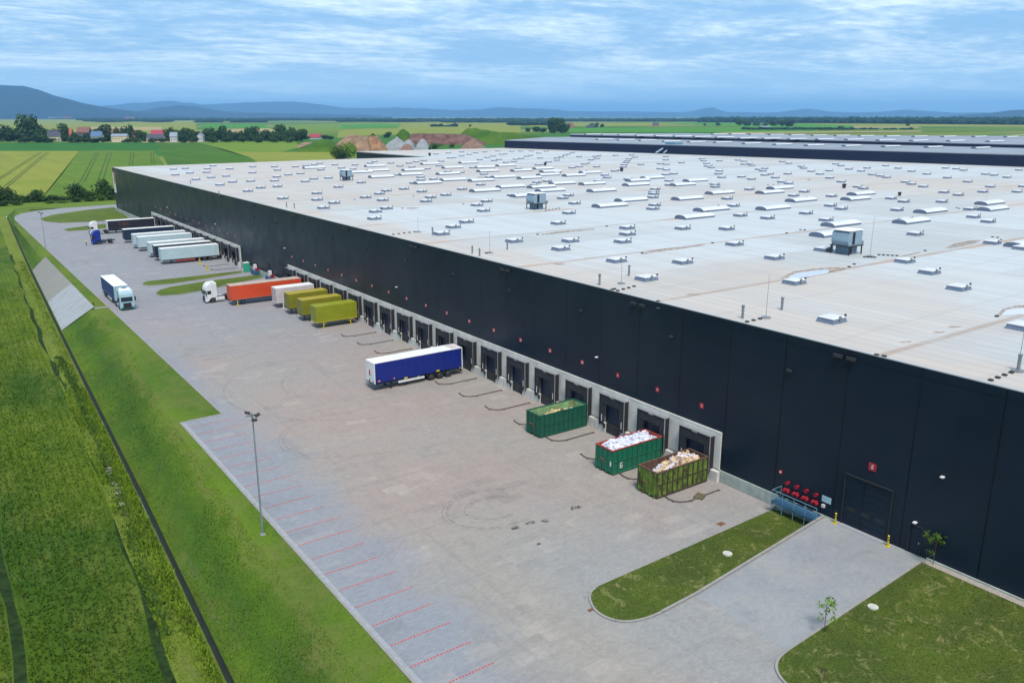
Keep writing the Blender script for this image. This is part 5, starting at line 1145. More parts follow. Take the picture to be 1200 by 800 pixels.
# moving lorry: tractor and trailer, facing the camera
tr = tractor((28.95, 166.4, ZP), R(90), 'blue curtain lorry with white roof driving along the yard', 'cab_sky', 'roof_white', 'cab_teal', 'lorry', 'articulated_lorry')
tt, f_ = trailer(0, 0, 'x', 'curtain_navy', 'roof_white', 'cab_sky', 'white_paint', 13.6, 'curtain', guard='white_paint', legs=False)
for ch in list(tt.children):
    ch.parent = tr; ch.location = (ch.location[0] + 18.3, ch.location[1], ch.location[2])
bpy.data.objects.remove(tt)
mb = MB(); mb.box(1.35, 1.75, -.42, .42, 4.051, 4.07); mb.build('roof_lettering', 'curtain_navy', tr)
mb = MB(); mb.box(.2, 1.1, -1.262, -1.245, 1.15, 1.6); mb.box(.2, 1.1, 1.245, 1.262, 1.15, 1.6); mb.build('door_stripe', 'cab_teal', tr)

# ------------------------------------------------------------------ roll-off containers
def rolloff(x0, y0, L, mat, inner, rim, label, logo=None, Hc=2.62, rz=0, ribm=None):
    t = empty('rolloff_container', (x0, y0, ZP), rz); tag(t, label, 'container'); W = 1.25
    for s in (-1, 1):
        mb = MB(); mb.box(0, L, s * W - .03, s * W + .03, .22, Hc)
        n = 10
        mb.build('side_panel', mat, t); mb = MB()
        for k in range(n + 1): mb.box(L * k / n - (.0 if k == 0 else .05), L * k / n + (.0 if k == n else .05), s * (W + .031), s * (W + .13), .22, Hc - .02)
        mb.box(0, L, s * (W + .031), s * (W + .10), 1.35, 1.43); mb.box(0, L, s * (W + .031), s * (W + .14), .1, .22)
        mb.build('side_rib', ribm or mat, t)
    for x, d in ((0, -1), (L, 1)):
        mb = MB(); mb.box(x - .03, x + .03, -W + .031, W - .031, .22, Hc)
        for y in (-1.05, -.42, .42, 1.05): mb.box(x + d * .031, x + d * .13, y - .08, y + .08, .1, Hc - .05)
        mb.build('end_panel', mat, t)
    mb = MB(); mb.box(.04, L - .04, -W + .04, W - .04, .23, .3)
    for s in (-1, 1): mb.box(.04, L - .04, s * (W - .05) - .01, s * (W - .05) + .01, .3, Hc - .02)
    mb.box(.04, .06, -W + .06, W - .06, .3, Hc - .02); mb.box(L - .06, L - .04, -W + .06, W - .06, .3, Hc - .02); mb.build('inner_lining', inner, t)
    mb = MB()
    for s in (-1, 1): mb.box(-.1, L + .1, s * W - .08, s * W + .08, Hc + .001, Hc + .09, 0, .02)
    mb.box(-.1, .08, -W + .09, W - .09, Hc + .001, Hc + .09); mb.box(L - .08, L + .1, -W + .09, W - .09, Hc + .001, Hc + .09); mb.build('top_rim', rim, t)
    mb = MB(); mb.box(-.1, L, -.6, -.42, 0, .219); mb.box(-.1, L, .42, .6, 0, .219)
    for s in (-.5, .5): mb.tube((.2, s - .1, .12), (.2, s + .1, .12), .12, n=10)
    mb.build('skid', 'dark_steel', t)
    mb = MB(); mb.path([(-.14, -.3, 1.1), (-.3, -.25, 1.5), (-.3, .25, 1.5), (-.14, .3, 1.1)], .05, 6); mb.build('lifting_hook', 'rust', t)
    if logo:
        mb = MB()
        for sgm in SEG[logo]:
            x1, z1_, wd, hh, th = .95, .6, .34, .62, .09
            if sgm in 'agd':
                z = {'a': z1_ + hh - th, 'g': z1_ + hh / 2 - th / 2, 'd': z1_}[sgm]; mb.box(x1, x1 + wd, -W - .135, -W - .125, z, z + th)
            else: mb.box(x1 if sgm in 'fe' else x1 + wd - th, x1 + th if sgm in 'fe' else x1 + wd, -W - .136, -W - .126, z1_ + (hh / 2 if sgm in 'fb' else 0), z1_ + (hh if sgm in 'fb' else hh / 2))
        mb.box(-.15, -.132, -W + .02, -W + .2, 1.0, 1.5); mb.build('number', 'sign_white', t)
    return t
def heap(x0, y0, L, zb, zt, mat, label, prof=None, name='waste_heap', seed=1, clumps=0):
    mb = MB(); n, m_ = 46, 18; W = 1.17; g = []
    for i in range(n + 1):
        r = []
        for j in range(m_ + 1):
            u, v = i / n, j / m_; x = .08 + (L - .16) * u; y = -W + 2 * W * v
            e = min(1, min(u, 1 - u) * 9) * min(1, min(v, 1 - v) * 5)
            p = prof(u, v) if prof else 1
            hh = zb + (zt - zb) * p * (0.35 + .65 * e) + (.26 * noise.noise(Vector((x * 1.3, y * 1.3, seed))) + .16 * noise.noise(Vector((x * 3.4, y * 3.4, seed + 5)))) 
            r.append((x, y, hh))
        g.append(r)
    for i in range(n):
        for j in range(m_): mb.face([g[i][j], g[i + 1][j], g[i + 1][j + 1], g[i][j + 1]])
    rng = random.Random(seed)
    for k in range(clumps):
        i, j = rng.randint(3, n - 3), rng.randint(2, m_ - 2); p = Vector(g[i][j]); rot = Matrix.Translation(p) @ Matrix.Rotation(rng.uniform(0, 6), 4, 'Z') @ Matrix.Rotation(rng.uniform(-.5, .5), 4, 'X'); s = rng.uniform(.07, .2)
        mb.box(-s, s, -s * .7, s * .7, -.04, rng.uniform(.04, .2), 0, 0, rot)
    o = mb.build(name, mat); o.location = (x0, y0, ZP); tag(o, label, 'waste'); return o
rolloff(53.5, 71.3, 6.9, 'container_deepgreen', 'container_palegreen', 'container_deepgreen', 'dark green container holding cardboard, furthest of the three containers')
heap(53.5, 71.3, 6.9, 1.0, 2.3, 'waste_card', 'brown cardboard and rubbish lying low inside the dark green container', lambda u, v: .35 + .75 * max(0, math.sin(u * 3.1)) * (.5 + .5 * (1 - v)), seed=3, clumps=40)
rolloff(53.4, 59.0, 6.9, 'container_green', 'container_red', 'container_red', 'emerald green container piled with white waste, middle of the three', '6')
heap(53.4, 59.0, 6.9, 2.15, 2.75, 'waste_white', 'white film and paper waste heaped in the emerald green container', seed=8, clumps=150)
rolloff(53.2, 52.5, 7.0, 'container_mossgreen', 'container_brown', 'container_brown', 'dirty moss green container with rust brown rim, nearest the camera', ribm='rib_shade')
heap(53.2, 52.5, 7.0, 1.2, 2.7, 'waste_mixed', 'mixed bags and cardboard heaped in the rusty moss green container', lambda u, v: min(1, .25 + 1.3 * u), seed=14, clumps=120)
# pallet
px_, py_ = G(820, 582, ZP); t = empty('pallet', (px_, py_, ZP), R(22)); tag(t, 'dark wooden pallet lying on the paving near the mossy container', 'pallet')
mb = MB()
for k in range(6): mb.box(-.6 + .215 * k, -.6 + .215 * k + .13, -.45, .45, .12, .145)
mb.build('top_board', 'wood_dark', t)
mb = MB()
for y in (-.4, 0, .4): mb.box(-.6, .6, y - .05, y + .05, 0, .119)
mb.build('bearer', 'wood_dark', t)
# drain cover, manholes
def cover(px_, py_, z, r, mat, label, name='manhole_cover', sq=False):
    x, y = G(px_, py_, z); t = MB()
    if sq: t.box(-r, r, -r * .7, r * .7, 0, .02)
    else: t.tube((0, 0, 0), (0, 0, .10), r, n=20)
    o = t.build(name, mat); o.location = (x, y, z + .005); tag(o, label, 'manhole cover')
    t = MB()
    if sq:
        for k in range(5): t.box(-r * .8, r * .8, (-.55 + .26 * k) * r - .02, (-.55 + .26 * k) * r + .02, .021, .03)
    else: t.tube((0, 0, .101), (0, 0, .115), r * .8, n=20)
    t.build('cover_lid', mat, o)
cover(852.5, 649, -1.1, .40, 'cover_pale', 'round white manhole cover in the lawn island'); cover(1023, 711.5, -.58, .38, 'cover_pale', 'round white manhole cover in the lawn at lower right')
cover(845, 613.5, ZP, .38, 'rust', 'brown drain grate on the paving beside the lawn island', 'drain_grate', True)
cover(692, 714.5, ZP, .22, 'rust', 'small rusty drain grate at the tip of the lawn island', 'drain_grate', True)
# portable toilet
x, y = G(288.5, 319, ZP); t = empty('portable_toilet', (x + .3, y + .5, ZP)); tag(t, 'green portable toilet with pale roof at the end of the far docks', 'toilet')
mb = MB(); mb.box(-.58, .58, -.58, .58, .08, 2.15, 0, .04)
for k in range(5): mb.box(-.45 + .2 * k, -.4 + .2 * k, -.61, -.58, .3, 2.0)
mb.build('cabin', 'toilet_green', t)
mb = MB(); mb.box(-.62, .62, -.62, .62, 2.151, 2.25, 0, .04); mb.tube((.3, .3, 2.2), (.3, .3, 2.5), .05, n=8); mb.build('roof', 'roof_white', t)
mb = MB(); mb.box(-.615, -.581, -.35, .38, .15, 2.05); mb.build('door', 'toilet_green', t)
mb = MB(); mb.box(-.6, .6, -.6, .6, 0, .079); mb.build('base', 'dark_steel', t)
# yellow stands
def stand(px_, py_, label):
    x, y = G(px_, py_, ZP); t = empty('dock_stand', (x, y, ZP)); tag(t, label, 'stand')
    mb = MB(); mb.tube((0, 0, 0), (0, 0, 1.6), .07, n=8); mb.box(-.2, .2, -.2, .2, .75, 1.0); mb.build('post', 'yellow_paint', t)
    mb = MB(); mb.box(-.4, .4, -.4, .4, 0, .25, 0, .05); mb.build('base', 'yellow_paint', t)
stand(243, 317, 'yellow stand in the open yard in front of the nearest white trailer')
stand(234.5, 310, 'yellow stand under the rear of the nearest white trailer')
stand(603, 470.5, 'x') if False else None
# blue clutter by the wall between the two dock rows
for (px_, py_, lab) in [(299.5, 316.0, 'small white and blue box unit by the wall beside the toilet'), (317, 322.5, 'small white and blue box unit by the wall behind the orange trailer')]:
    y, z = WX(px_, py_, 60.8); t = empty('meter_cabinet', (60.7, y, ZP)); tag(t, lab, 'cabinet')
    mb = MB(); mb.box(-.6, .5, -1.6, 1.6, 0, 1.1, 0, .04); mb.build('cabinet_body', 'deck_blue', t)
    mb = MB(); mb.box(-.1, .5, .2, 1.0, 1.101, 2.3); mb.build('panel', 'sign_white', t)
    mb = MB(); mb.box(-.2, .45, -1.4, -.4, 1.101, 1.6); mb.build('valve', 'pipe_red', t)
# lamp posts
def lamp(x, y, z, h, label, rz=0.0):
    t = empty('lamp_post', (x, y, z), rz); tag(t, label, 'lamp post', 'tall yard lamp posts')
    mb = MB(); mb.tube((0, 0, 0), (0, 0, h), .095, .05, n=12); mb.tube((0, 0, h), (0, 0, h + .25), .09, n=8); mb.build('pole', 'steel_galv', t)
    mb = MB(); mb.box(-.2, .2, -.2, .2, -.05, .08); mb.box(-.13, .13, -.13, .13, .08, .16); mb.build('base_plate', 'line_pale', t)
    mb = MB(); mb.tube((-.55, 0, h + .05), (.55, 0, h + .05), .04, n=6); mb.tube((0, -.4, h - .2), (0, .4, h - .2), .04, n=6); mb.build('bracket', 'dark_steel', t)
    for (a, b_, c, d) in ((-.38, .05, h + .32, 20), (.42, 0, h - .02, -25), (0, -.45, h - .25, 0)):
        mb = MB(); mt = Matrix.Translation((a, b_, c)) @ Matrix.Rotation(R(d), 4, 'Y') @ Matrix.Rotation(R(15), 4, 'X'); mb.box(-.23, .23, -.16, .16, -.06, .06, 0, .03, mt); mb.build('lamp_head', 'dark_steel', t)
x, y = G(308, 627, -1.3); lamp(x, y, -1.25, 11.1, 'tall galvanised lamp post with three floodlights on the grass by the parking bays')
x, y = G(54, 293, -1.3); lamp(x, y, -1.25, 10.0, 'distant lamp post on the grass edge near the bend of the far road')
# ditch marker and outlet
mb = MB(); mb.tube((0, 0, -.2), (0, 0, .6), .12, n=8); o = mb.build('marker_post', 'orange_mark'); o.location = (*G(109.5, 358, -1.2), -1.15); tag(o, 'short orange brown post at the top corner of the concrete bank', 'post')

# ------------------------------------------------------------------ man in the yellow vest
def person(x, y, z, rz):
    t = empty('person', (x, y, z), rz); tag(t, 'man in a yellow vest and dark trousers standing by the blue cab', 'person')
    J = {'p': (0, 0, .95), 'w': (0, 0, 1.12), 'c': (0, 0, 1.38), 'n': (0, 0, 1.52), 'h0': (0.01, 0, 1.62), 'h1': (.02, 0, 1.74),
         'sl': (0, .19, 1.43), 'el': (.02, .26, 1.15), 'wl': (.10, .25, .92), 'hl': (.13, .24, .83), 'sr': (0, -.19, 1.43), 'er': (.02, -.26, 1.15), 'wr': (.12, -.24, .93), 'hr': (.15, -.23, .84),
         'kl': (.03, .11, .5), 'al': (0, .12, .09), 'tl': (.16, .13, .04), 'kr': (.02, -.11, .5), 'ar': (-.01, -.13, .09), 'tr': (.15, -.15, .04)}
    r = {'p': .15, 'w': .14, 'c': .155, 'n': .06, 'h0': .085, 'h1': .1, 'sl': .075, 'el': .05, 'wl': .035, 'hl': .04, 'sr': .075, 'er': .05, 'wr': .035, 'hr': .04, 'kl': .075, 'al': .05, 'tl': .04, 'kr': .075, 'ar': .05, 'tr': .04}
    E_ = [('p', 'w'), ('w', 'c'), ('c', 'n'), ('n', 'h0'), ('h0', 'h1'), ('c', 'sl'), ('sl', 'el'), ('el', 'wl'), ('wl', 'hl'), ('c', 'sr'), ('sr', 'er'), ('er', 'wr'), ('wr', 'hr'), ('p', 'kl'), ('kl', 'al'), ('al', 'tl'), ('p', 'kr'), ('kr', 'ar'), ('ar', 'tr')]
    ks = list(J)
    for side in ('l', 'r'):
        hx, hy, hz = J['h' + side]
        for q_ in range(4):
            k = 'f%s%d' % (side, q_); J[k] = (hx + .01 + .012 * q_, hy + (-.024 + .016 * q_), hz - .085 + .006 * abs(q_ - 1.5)); r[k] = .009; E_.append(('h' + side, k)); ks.append(k)
        k = 't' + side + 'h'; J[k] = (hx + .055, hy, hz - .03); r[k] = .011; E_.append(('h' + side, k)); ks.append(k)
    def skin(keys, edges, name, mat, par, add=0.0):
        me = bpy.data.meshes.new(name); ix = {k: i for i, k in enumerate(keys)}; me.from_pydata([J[k] for k in keys], [(ix[a], ix[b_]) for a, b_ in edges], []); o = bpy.data.objects.new(name, me); COL.objects.link(o)
        md = o.modifiers.new('Skin', 'SKIN'); md.use_smooth_shade = True
        for i, k in enumerate(keys): me.skin_vertices[0].data[i].radius = (r[k] + add, r[k] + add)
        me.skin_vertices[0].data[0].use_root = True
        s = o.modifiers.new('Sub', 'SUBSURF'); s.levels = 1; s.render_levels = 1; me.materials.append(M[mat]); o.parent = par; return o
    body = skin(ks, E_, 'body', 'skin', t)
    skin(['p', 'kl', 'al', 'kr', 'ar'], [('p', 'kl'), ('kl', 'al'), ('p', 'kr'), ('kr', 'ar')], 'trousers', 'navy_cloth', t, .018)
    skin(['w', 'c', 'sl', 'sr', 'el', 'er'], [('w', 'c'), ('c', 'sl'), ('c', 'sr'), ('sl', 'el'), ('sr', 'er')], 'vest', 'neon_yellow', t, .022)
    skin(['al', 'tl'], [('al', 'tl')], 'shoe', 'rubber_black', t, .012); skin(['ar', 'tr'], [('ar', 'tr')], 'shoe', 'rubber_black', t, .012)
    mb = MB(); bm = bmesh.new(); bmesh.ops.create_uvsphere(bm, u_segments=12, v_segments=8, radius=.108); bm.verts.index_update()
    mb.mesh([(v.co.x - .005, v.co.y, max(v.co.z, .0) + 1.75) for v in bm.verts], [[v.index for v in f.verts] for f in bm.faces]); bm.free(); mb.build('hair', 'hair', t)
    mb = MB(); mb.box(.105, .135, -.012, .012, 1.66, 1.71); mb.box(.10, .118, -.045, -.02, 1.715, 1.73); mb.box(.10, .118, .02, .045, 1.715, 1.73); mb.box(.10, .115, -.03, .03, 1.62, 1.632); mb.build('face', 'rust', t)
x, y = G(101.2, 287.6, ZP); person(x, y, ZP, R(10))

# ------------------------------------------------------------------ vegetation
LEAF = {}
def crown_mesh(key, w_, h, n, size, seed, mat):
    rng = random.Random(seed); mb = MB(); lobes = []
    for k in range(9):
        a = rng.uniform(0, 6.28); rr = rng.uniform(0, .32) * w_; zc = h * rng.uniform(.28, .78); lr = w_ * rng.uniform(.17, .34) * (1.1 - .55 * max(0, zc / h - .5)); lobes.append((rr * math.cos(a), rr * math.sin(a), zc, lr))
    lobes.append((0, 0, h * .45, w_ * .36))
    for k in range(n):
        lx, ly, lz, lr = rng.choice(lobes); d = Vector((rng.gauss(0, 1), rng.gauss(0, 1), rng.gauss(0, .85))).normalized(); p = Vector((lx, ly, lz)) + d * lr * rng.uniform(.6, 1.08)
        p.z = max(h * .04, min(h, p.z)); s = size * rng.uniform(.5, 1.3); nn = (d + Vector((rng.gauss(0, .6), rng.gauss(0, .6), rng.gauss(0, .6) + .3))).normalized(); a = nn.orthogonal().normalized(); b_ = nn.cross(a); th = rng.uniform(0, 6.28)
        a2 = a * math.cos(th) + b_ * math.sin(th); b2 = nn.cross(a2)
        mb.face([p - a2 * s, p - b2 * s * .7, p + a2 * s, p + b2 * s * .7])
    me = mb.build('crown', mat); d_ = me.data; bpy.data.objects.remove(me); LEAF[key] = d_; return d_
for i in range(5): crown_mesh('far%d' % i, 13, 13, 900, .95, 30 + i, 'leaf_dark')
for i in range(3): crown_mesh('bush%d' % i, 9, 7, 900, .42, 60 + i, 'leaf_dark')
for i in range(2): crown_mesh('bushm%d' % i, 9, 6, 900, .42, 80 + i, 'leaf_mid')
crown_mesh('fresh', 12, 9, 900, .55, 91, 'leaf_fresh')
mb = MB(); mb.tube((0, 0, -.5), (0, 0, 5), .35, .2, n=7); mb.tube((0, 0, 3.5), (1.8, .6, 7), .16, .06, n=5); mb.tube((0, 0, 3.2), (-1.6, -.8, 6.5), .16, .06, n=5); mb.tube((0, 0, 4.5), (0.2, 1.4, 8), .14, .05, n=5)
TR = mb.build('trunk', 'bark'); TRM = TR.data; bpy.data.objects.remove(TR)
def tree(x, y, z, key, s, sz, label, cat='tree', group=None, name='tree', rz=None):
    t = empty(name, (x, y, z), random.uniform(0, 6.28) if rz is None else rz); t.scale = (s, s, sz); tag(t, label, cat, group)
    c = bpy.data.objects.new('crown', LEAF[key]); COL.objects.link(c); c.parent = t
    k = bpy.data.objects.new('trunk', TRM); COL.objects.link(k); k.parent = t
    if key.startswith('b') or key == 'fresh': k.scale = (.6, .6, .55)
# village row: (px centre, py top, px width)
vil = [(-14,153,15),(-3,155,14),(8,151.5,17),(17,153.5,13),(24,157,10),(36,142.5,19),(48,150.5,14),(54,155,9),(63,154,9),(70,157,8),(76,150,10),(88,157,9),(94,160,8),(101,158,8),(113,154,8),(125,150.5,13),(138,152,8),(146,152,8),(151,150,10),(163,155,8),(169,157,8),(181,161,9),(198,154,8),(203,152,8),(212,155,9),(219,153,10),(226,153.5,10),(241,153,9),(247,152,9),(255,155,9),(262,151,9),(270,154,9),(278,156,9),(286,155,9),(293,152,10),(300,151,9),(308,155,9),(315,154,9),(322,155,9),(329,149,12),(336,156,8),(343,151,15),(351,156,10),(358,160,8),(381,159,9),(388,160,7),
       (30,161,12),(58,163,10),(90,163,14),(100,163,14),(110,163,12),(150,163,10),(160,162,12),(180,163,12),(190,163,10),(214,160,10),(228,160,9),(250,160,10),(266,161,10),(284,161,10),(304,161,10),(320,160,10),(340,161,10),(84,162,10),(120,162,9),(44,160,10)]
vil += [(52, 160, 12), (67, 161, 12), (97, 162, 13), (124, 162, 9), (145, 162, 9), (176, 162, 9), (194, 160, 10), (209, 160, 10), (240, 160, 8)]
vil += [(a + .5, 155.5 + 2.2 * math.sin(a * 1.7), 11) for a in (12, 205.5, 216, 223, 233, 244, 251, 258.5, 266, 274, 282, 289.5, 296.5, 304, 311.5, 318.5, 325, 332, 346, 354)]
named = {5: 'tallest round dark tree at the left of the village', 39: 'tall round dark tree near the right end of the tree row', 41: 'broad dark tree at the right end of the tree row', 44: 'low dark bush right of the small red-roofed house', 15: 'round dark tree right of the blue-roofed house'}
for i, (a, tp, wd) in enumerate(vil):
    by = 165.8 if (i < 46 or i >= 67) else 167.2
    if i >= 35 and i < 46: by = 164.6 + (a < 356) * .6 - (a > 356) * 1.2
    x, y = G(a, by, ZF); dist = math.hypot(x, y); ppm = F / dist * .97
    hh = (by - tp) / ppm * 1.03; ww = wd / ppm * 1.32
    tree(x, y, ZF - .2, 'far%d' % (i % 5), ww / 15, hh / 12.6, named.get(i, 'dark green tree in the row of village trees beyond the fields'), group=None if i in named else 'trees of the village row')
# hedge below the fields
hg = [(-12,222,20),(-2,219,16),(7,224,14),(14,226,12),(22,229,12),(29,231,12),(36,229,13),(46,224,14),(48,232,12),(56,231,12),(64,229,13),(72,231,12),(80,230,12),(88,217,17),(98,222,16),(106,226,12),(112,226,12),(121,214.5,18),(127,220,16),(134,222,14),(60,235,12),(74,236,12),(90,232,14),(104,232,14),(118,229,14),(131,229,12),(20,236,12),(4,236,14)]
for i, (a, tp, wd) in enumerate(hg):
    by = 240.5 - a * .055 + (1.0 if i > 19 else -1.5); x, y = G(a, by, ZF); ppm = F / math.hypot(x, y) * .97
    lab = {13: 'tall dark bush in the hedge, left of the warehouse corner', 17: 'tallest dark bush of the hedge, beside the warehouse corner'}.get(i, 'dark green bush in the hedge below the fields')
    tree(x, y, ZF - .1, ('bush%d' % (i % 3)) if i % 4 else 'bushm0', wd / ppm / 8.0, (by - tp) / ppm / 6.6, lab, 'bush', None if i in (13, 17) else 'bushes of the hedge below the fields', 'bush')
x, y = G(398, 188, ZF); tree(x, y, ZF, 'bushm1', 1.7, 2.2, 'dark bush beside the fresh green one, behind the roof corner', 'bush', name='bush')
x, y = G(410, 188, ZF); tree(x, y, ZF, 'fresh', 1.45, 1.75, 'large fresh green bush behind the roof at the dark side wall', 'bush', name='bush')
x, y = G(403, 189, ZF); tree(x, y, ZF, 'bush1', 1.6, 1.6, 'low dark bush at the foot of the fresh green bush', 'bush', name='bush')
# trees scattered on the far plain
sc_t = [(649,141,14,156,'big dark tree group left of the red barn'),(657,140.5,13,156,'tallest tree of the clump left of the red barn'),(663,146,9,155.5,'smaller tree at the right edge of the big clump'),(628,149,10,155,'low dark trees left of the big clump'),(636,151,8,155.5,'small dark tree just left of the big clump'),(619,150.5,5,154.5,'single small round tree in the tan field'),
        (694,145,7,149.6,'small tree right of the red barn'),(699,144.5,5,149.6,'narrow tree right of the red barn'),(705,145.5,4,149.6,'lone little tree furthest right of the red barn'),
        (866,141.5,8,147.6,'dark tree at the left end of the farm trees on the plain'),(876,142.5,8,147.6,'second dark tree of the farm trees on the plain'),(886,143.5,8,147.6,'third dark tree of the farm trees on the plain'),(897,144.5,6,148,'low tree in the middle of the farm trees'),(907,142.8,8,148,'round tree right of the middle of the farm trees'),(916,142,9,148.4,'tall tree towards the right of the farm trees'),(924,142.5,9,148.6,'tall tree at the right end of the farm trees'),(841,143.8,5,147.5,'lone tree on the plain left of the farm trees'),(826,145,3,147.5,'tiny lone tree on the plain far left of the farm'),
        (1064,145,4,148,'tiny lone tree on the plain at the right'),(985,148.6,5,152.2,'small tree at the right end of the far hedge'),(971,150,7,152.4,'low bush at the right part of the far hedge'),(437,157,5,161.5,'single small tree above the ochre earth heap'),(454,155.5,8,161.5,'round grey brown tree behind the grey gravel heap'),(510,146,5,148.6,'left tree of the pair on the pale plain'),(517,145.4,4,148.4,'right tree of the pair on the pale plain'),(551,146.5,3,148.6,'tiny single tree on the pale plain'),(510,168,14,174.5,'round dark green bush in front of the red earth bank'),(530,169,6,173,'small green bush right of the round dark one'),(560,170,7,174,'small dark bush below the red earth heap')]
for i, (a, tp, wd, by, lab) in enumerate(sc_t):
    x, y = G(a, by, ZF); ppm = F / math.hypot(x, y) * .97
    tree(x, y, ZF - .3, 'far%d' % (i % 5) if i != 26 else 'bushm0', wd / ppm / (10.5 if i != 26 else 8), (by - tp) / ppm / (12 if i != 26 else 6.5), lab, 'tree')
# saplings
def sapling(x, y, z, h, label, n, lean=0.0, mat='leaf_fresh', dead=False):
    t = empty('sapling', (x, y, z)); tag(t, label, 'young tree'); rng = random.Random(n)
    mb = MB(); tips = []; mb.tube((0, 0, 0), (lean * .5, 0, h * .55), .03, .02, n=6); mb.tube((lean * .5, 0, h * .55), (lean, 0, h), .02, .008, n=5)
    for k in range(9):
        z0 = h * rng.uniform(.3, .95); a = rng.uniform(0, 6.28); L_ = h * rng.uniform(.14, .3); p = (lean * z0 / h + L_ * math.cos(a), L_ * math.sin(a), z0 + L_ * .6); mb.tube((lean * z0 / h, 0, z0), p, .012, .005, n=4); tips.append(p)
    tips.append((lean, 0, h)); mb.build('trunk', 'bark', t)
    mb = MB()
    for k in range(n):
        p = Vector(rng.choice(tips)) + Vector((rng.gauss(0, .16), rng.gauss(0, .16), rng.gauss(0, .16))) * (h / 3); s = rng.uniform(.07, .15); nn = Vector((rng.gauss(0, 1), rng.gauss(0, 1), rng.gauss(0, 1))).normalized(); a = nn.orthogonal().normalized(); b_ = nn.cross(a); mb.face([p - a * s, p - b_ * s * .6, p + a * s, p + b_ * s * .6])
    mb.build('crown', mat, t)
x, y = G(966, 741, -1.0); sapling(x, y, -1.05, 2.6, 'thin fresh green sapling at the lawn corner beside the ramp', 150, -.15)
x, y = G(1093, 662, -.05); sapling(x, y, -.05, 2.5, 'dark leafy sapling against the wall right of the side door', 230, .1, 'leaf_mid')
x, y = G(965, 797, -1.1); sapling(x, y, -1.1, .9, 'small withered sapling at the bottom of the lawn', 14, .1, 'bark')
# mown rough tufts on the nearest grass so edges and banks are not flat
def tufts(name, n, fn, hmin, hmax, wdt, mats, seed):
    rng = random.Random(seed); mb = MB()
    for k in range(n):
        x, y, z, m_ = fn(rng)
        for j in range(3):
            a = rng.uniform(0, 6.28); h = rng.uniform(hmin, hmax); dx_, dy_ = math.cos(a) * wdt * rng.uniform(.6, 1.4), math.sin(a) * wdt * rng.uniform(.6, 1.4); lx, ly = rng.gauss(0, h * .4), rng.gauss(0, h * .4)
            mb.face([(x - dx_, y - dy_, z), (x + dx_, y + dy_, z), (x + lx, y + ly, z + h)], m_)
    return tag(mb.build(name, mats), kind='stuff')
def f_verge(r):
    y = r.uniform(25, 260) if r.random() < .3 else r.uniform(35, 130); x = lerp(XD, y) - r.uniform(.6, 3.3); return x, y, -4.2, 0 if r.random() < .75 else 1
tufts('verge_weeds', 16000, f_verge, .12, .42, .06, ['verge_blade', 'bank_grass'], 4)
def f_crop(r):
    y = 30 + 190 * r.random() ** 1.6
    while True:
        x = lerp(XD, y) - 3.3 - r.random() * (14 + y * .12)
        t1 = 1.9 - (120 - y) * .022 + .25 * math.sin(y * .21); t2 = lerp([(20, 7.3), (54, 9.3), (85, 11.3), (128, 13.2), (163, 13.8), (300, 20.0)], y)
        if abs(x - t1) > .55 and abs(x - t2) > .5: return x, y, -4.22, 0 if r.random() < .8 else 1
tufts('crop_plants', 48000, f_crop, .10, .34, .06, ['green_crop', 'bank_grass'], 5)
def f_ditchbush(r):
    y = r.uniform(60, 150); x = lerp([(20, 7.9), (54, 10.0), (85, 12.0), (128, 14.2), (163, 15.0), (300, 21.0)], y) + r.gauss(0, .3); return x, y, -4.2, 0
def f_bank(r):
    y = 36 + 130 * r.random() ** 1.5; u = r.random(); prof = slopef(y); x = prof[0][0] + (prof[-1][0] - prof[0][0]) * u; 
    for (xa, za), (xb, zb) in zip(prof, prof[1:]):
        if xa <= x <= xb: z = za + (zb - za) * (x - xa) / (xb - xa); break
    else: z = prof[-1][1]
    return x, y, z - .02, 0 if r.random() < .8 else 1
tufts('bank_tufts', 15000, f_bank, .03, .13, .05, ['bank_grass', 'terrace_grass'], 9)
def f_lawn(r):
    while True:
        x, y = r.uniform(36.5, 60.5), r.uniform(2, 43)
        if y > 38.4 + (x - 40) * .02 and y < 42.7: return x, y, ZP + .1, 0
        if y < 29 and x > 41.2 + max(0, y - 26.5) * .5: return x, y, rampz(x) + .09, 0
tufts('lawn_tufts', 5000, f_lawn, .02, .07, .06, ['terrace_grass'], 10)
tufts('verge_nettles', 1600, f_ditchbush, .2, .6, .10, ['leaf_mid'], 6)
mb = MB(); rng = random.Random(3)
for k in range(16):
    y = 82 + 16 * rng.random(); x = lerp([(20, 7.9), (54, 10.2), (85, 12.2), (128, 14.5)], y) + rng.gauss(0, .15); s = rng.uniform(.1, .26); n_ = 7
    ps = [(x + s * 1.4 * math.cos(6.283 * i / n_) * rng.uniform(.8, 1.2), y + s * math.sin(6.283 * i / n_) * rng.uniform(.8, 1.2)) for i in range(n_)]; mb.prism(ps, -4.25, -4.02 + s * .3)
tag(mb.build('field_stones', 'gravel_strip'), kind='stuff')

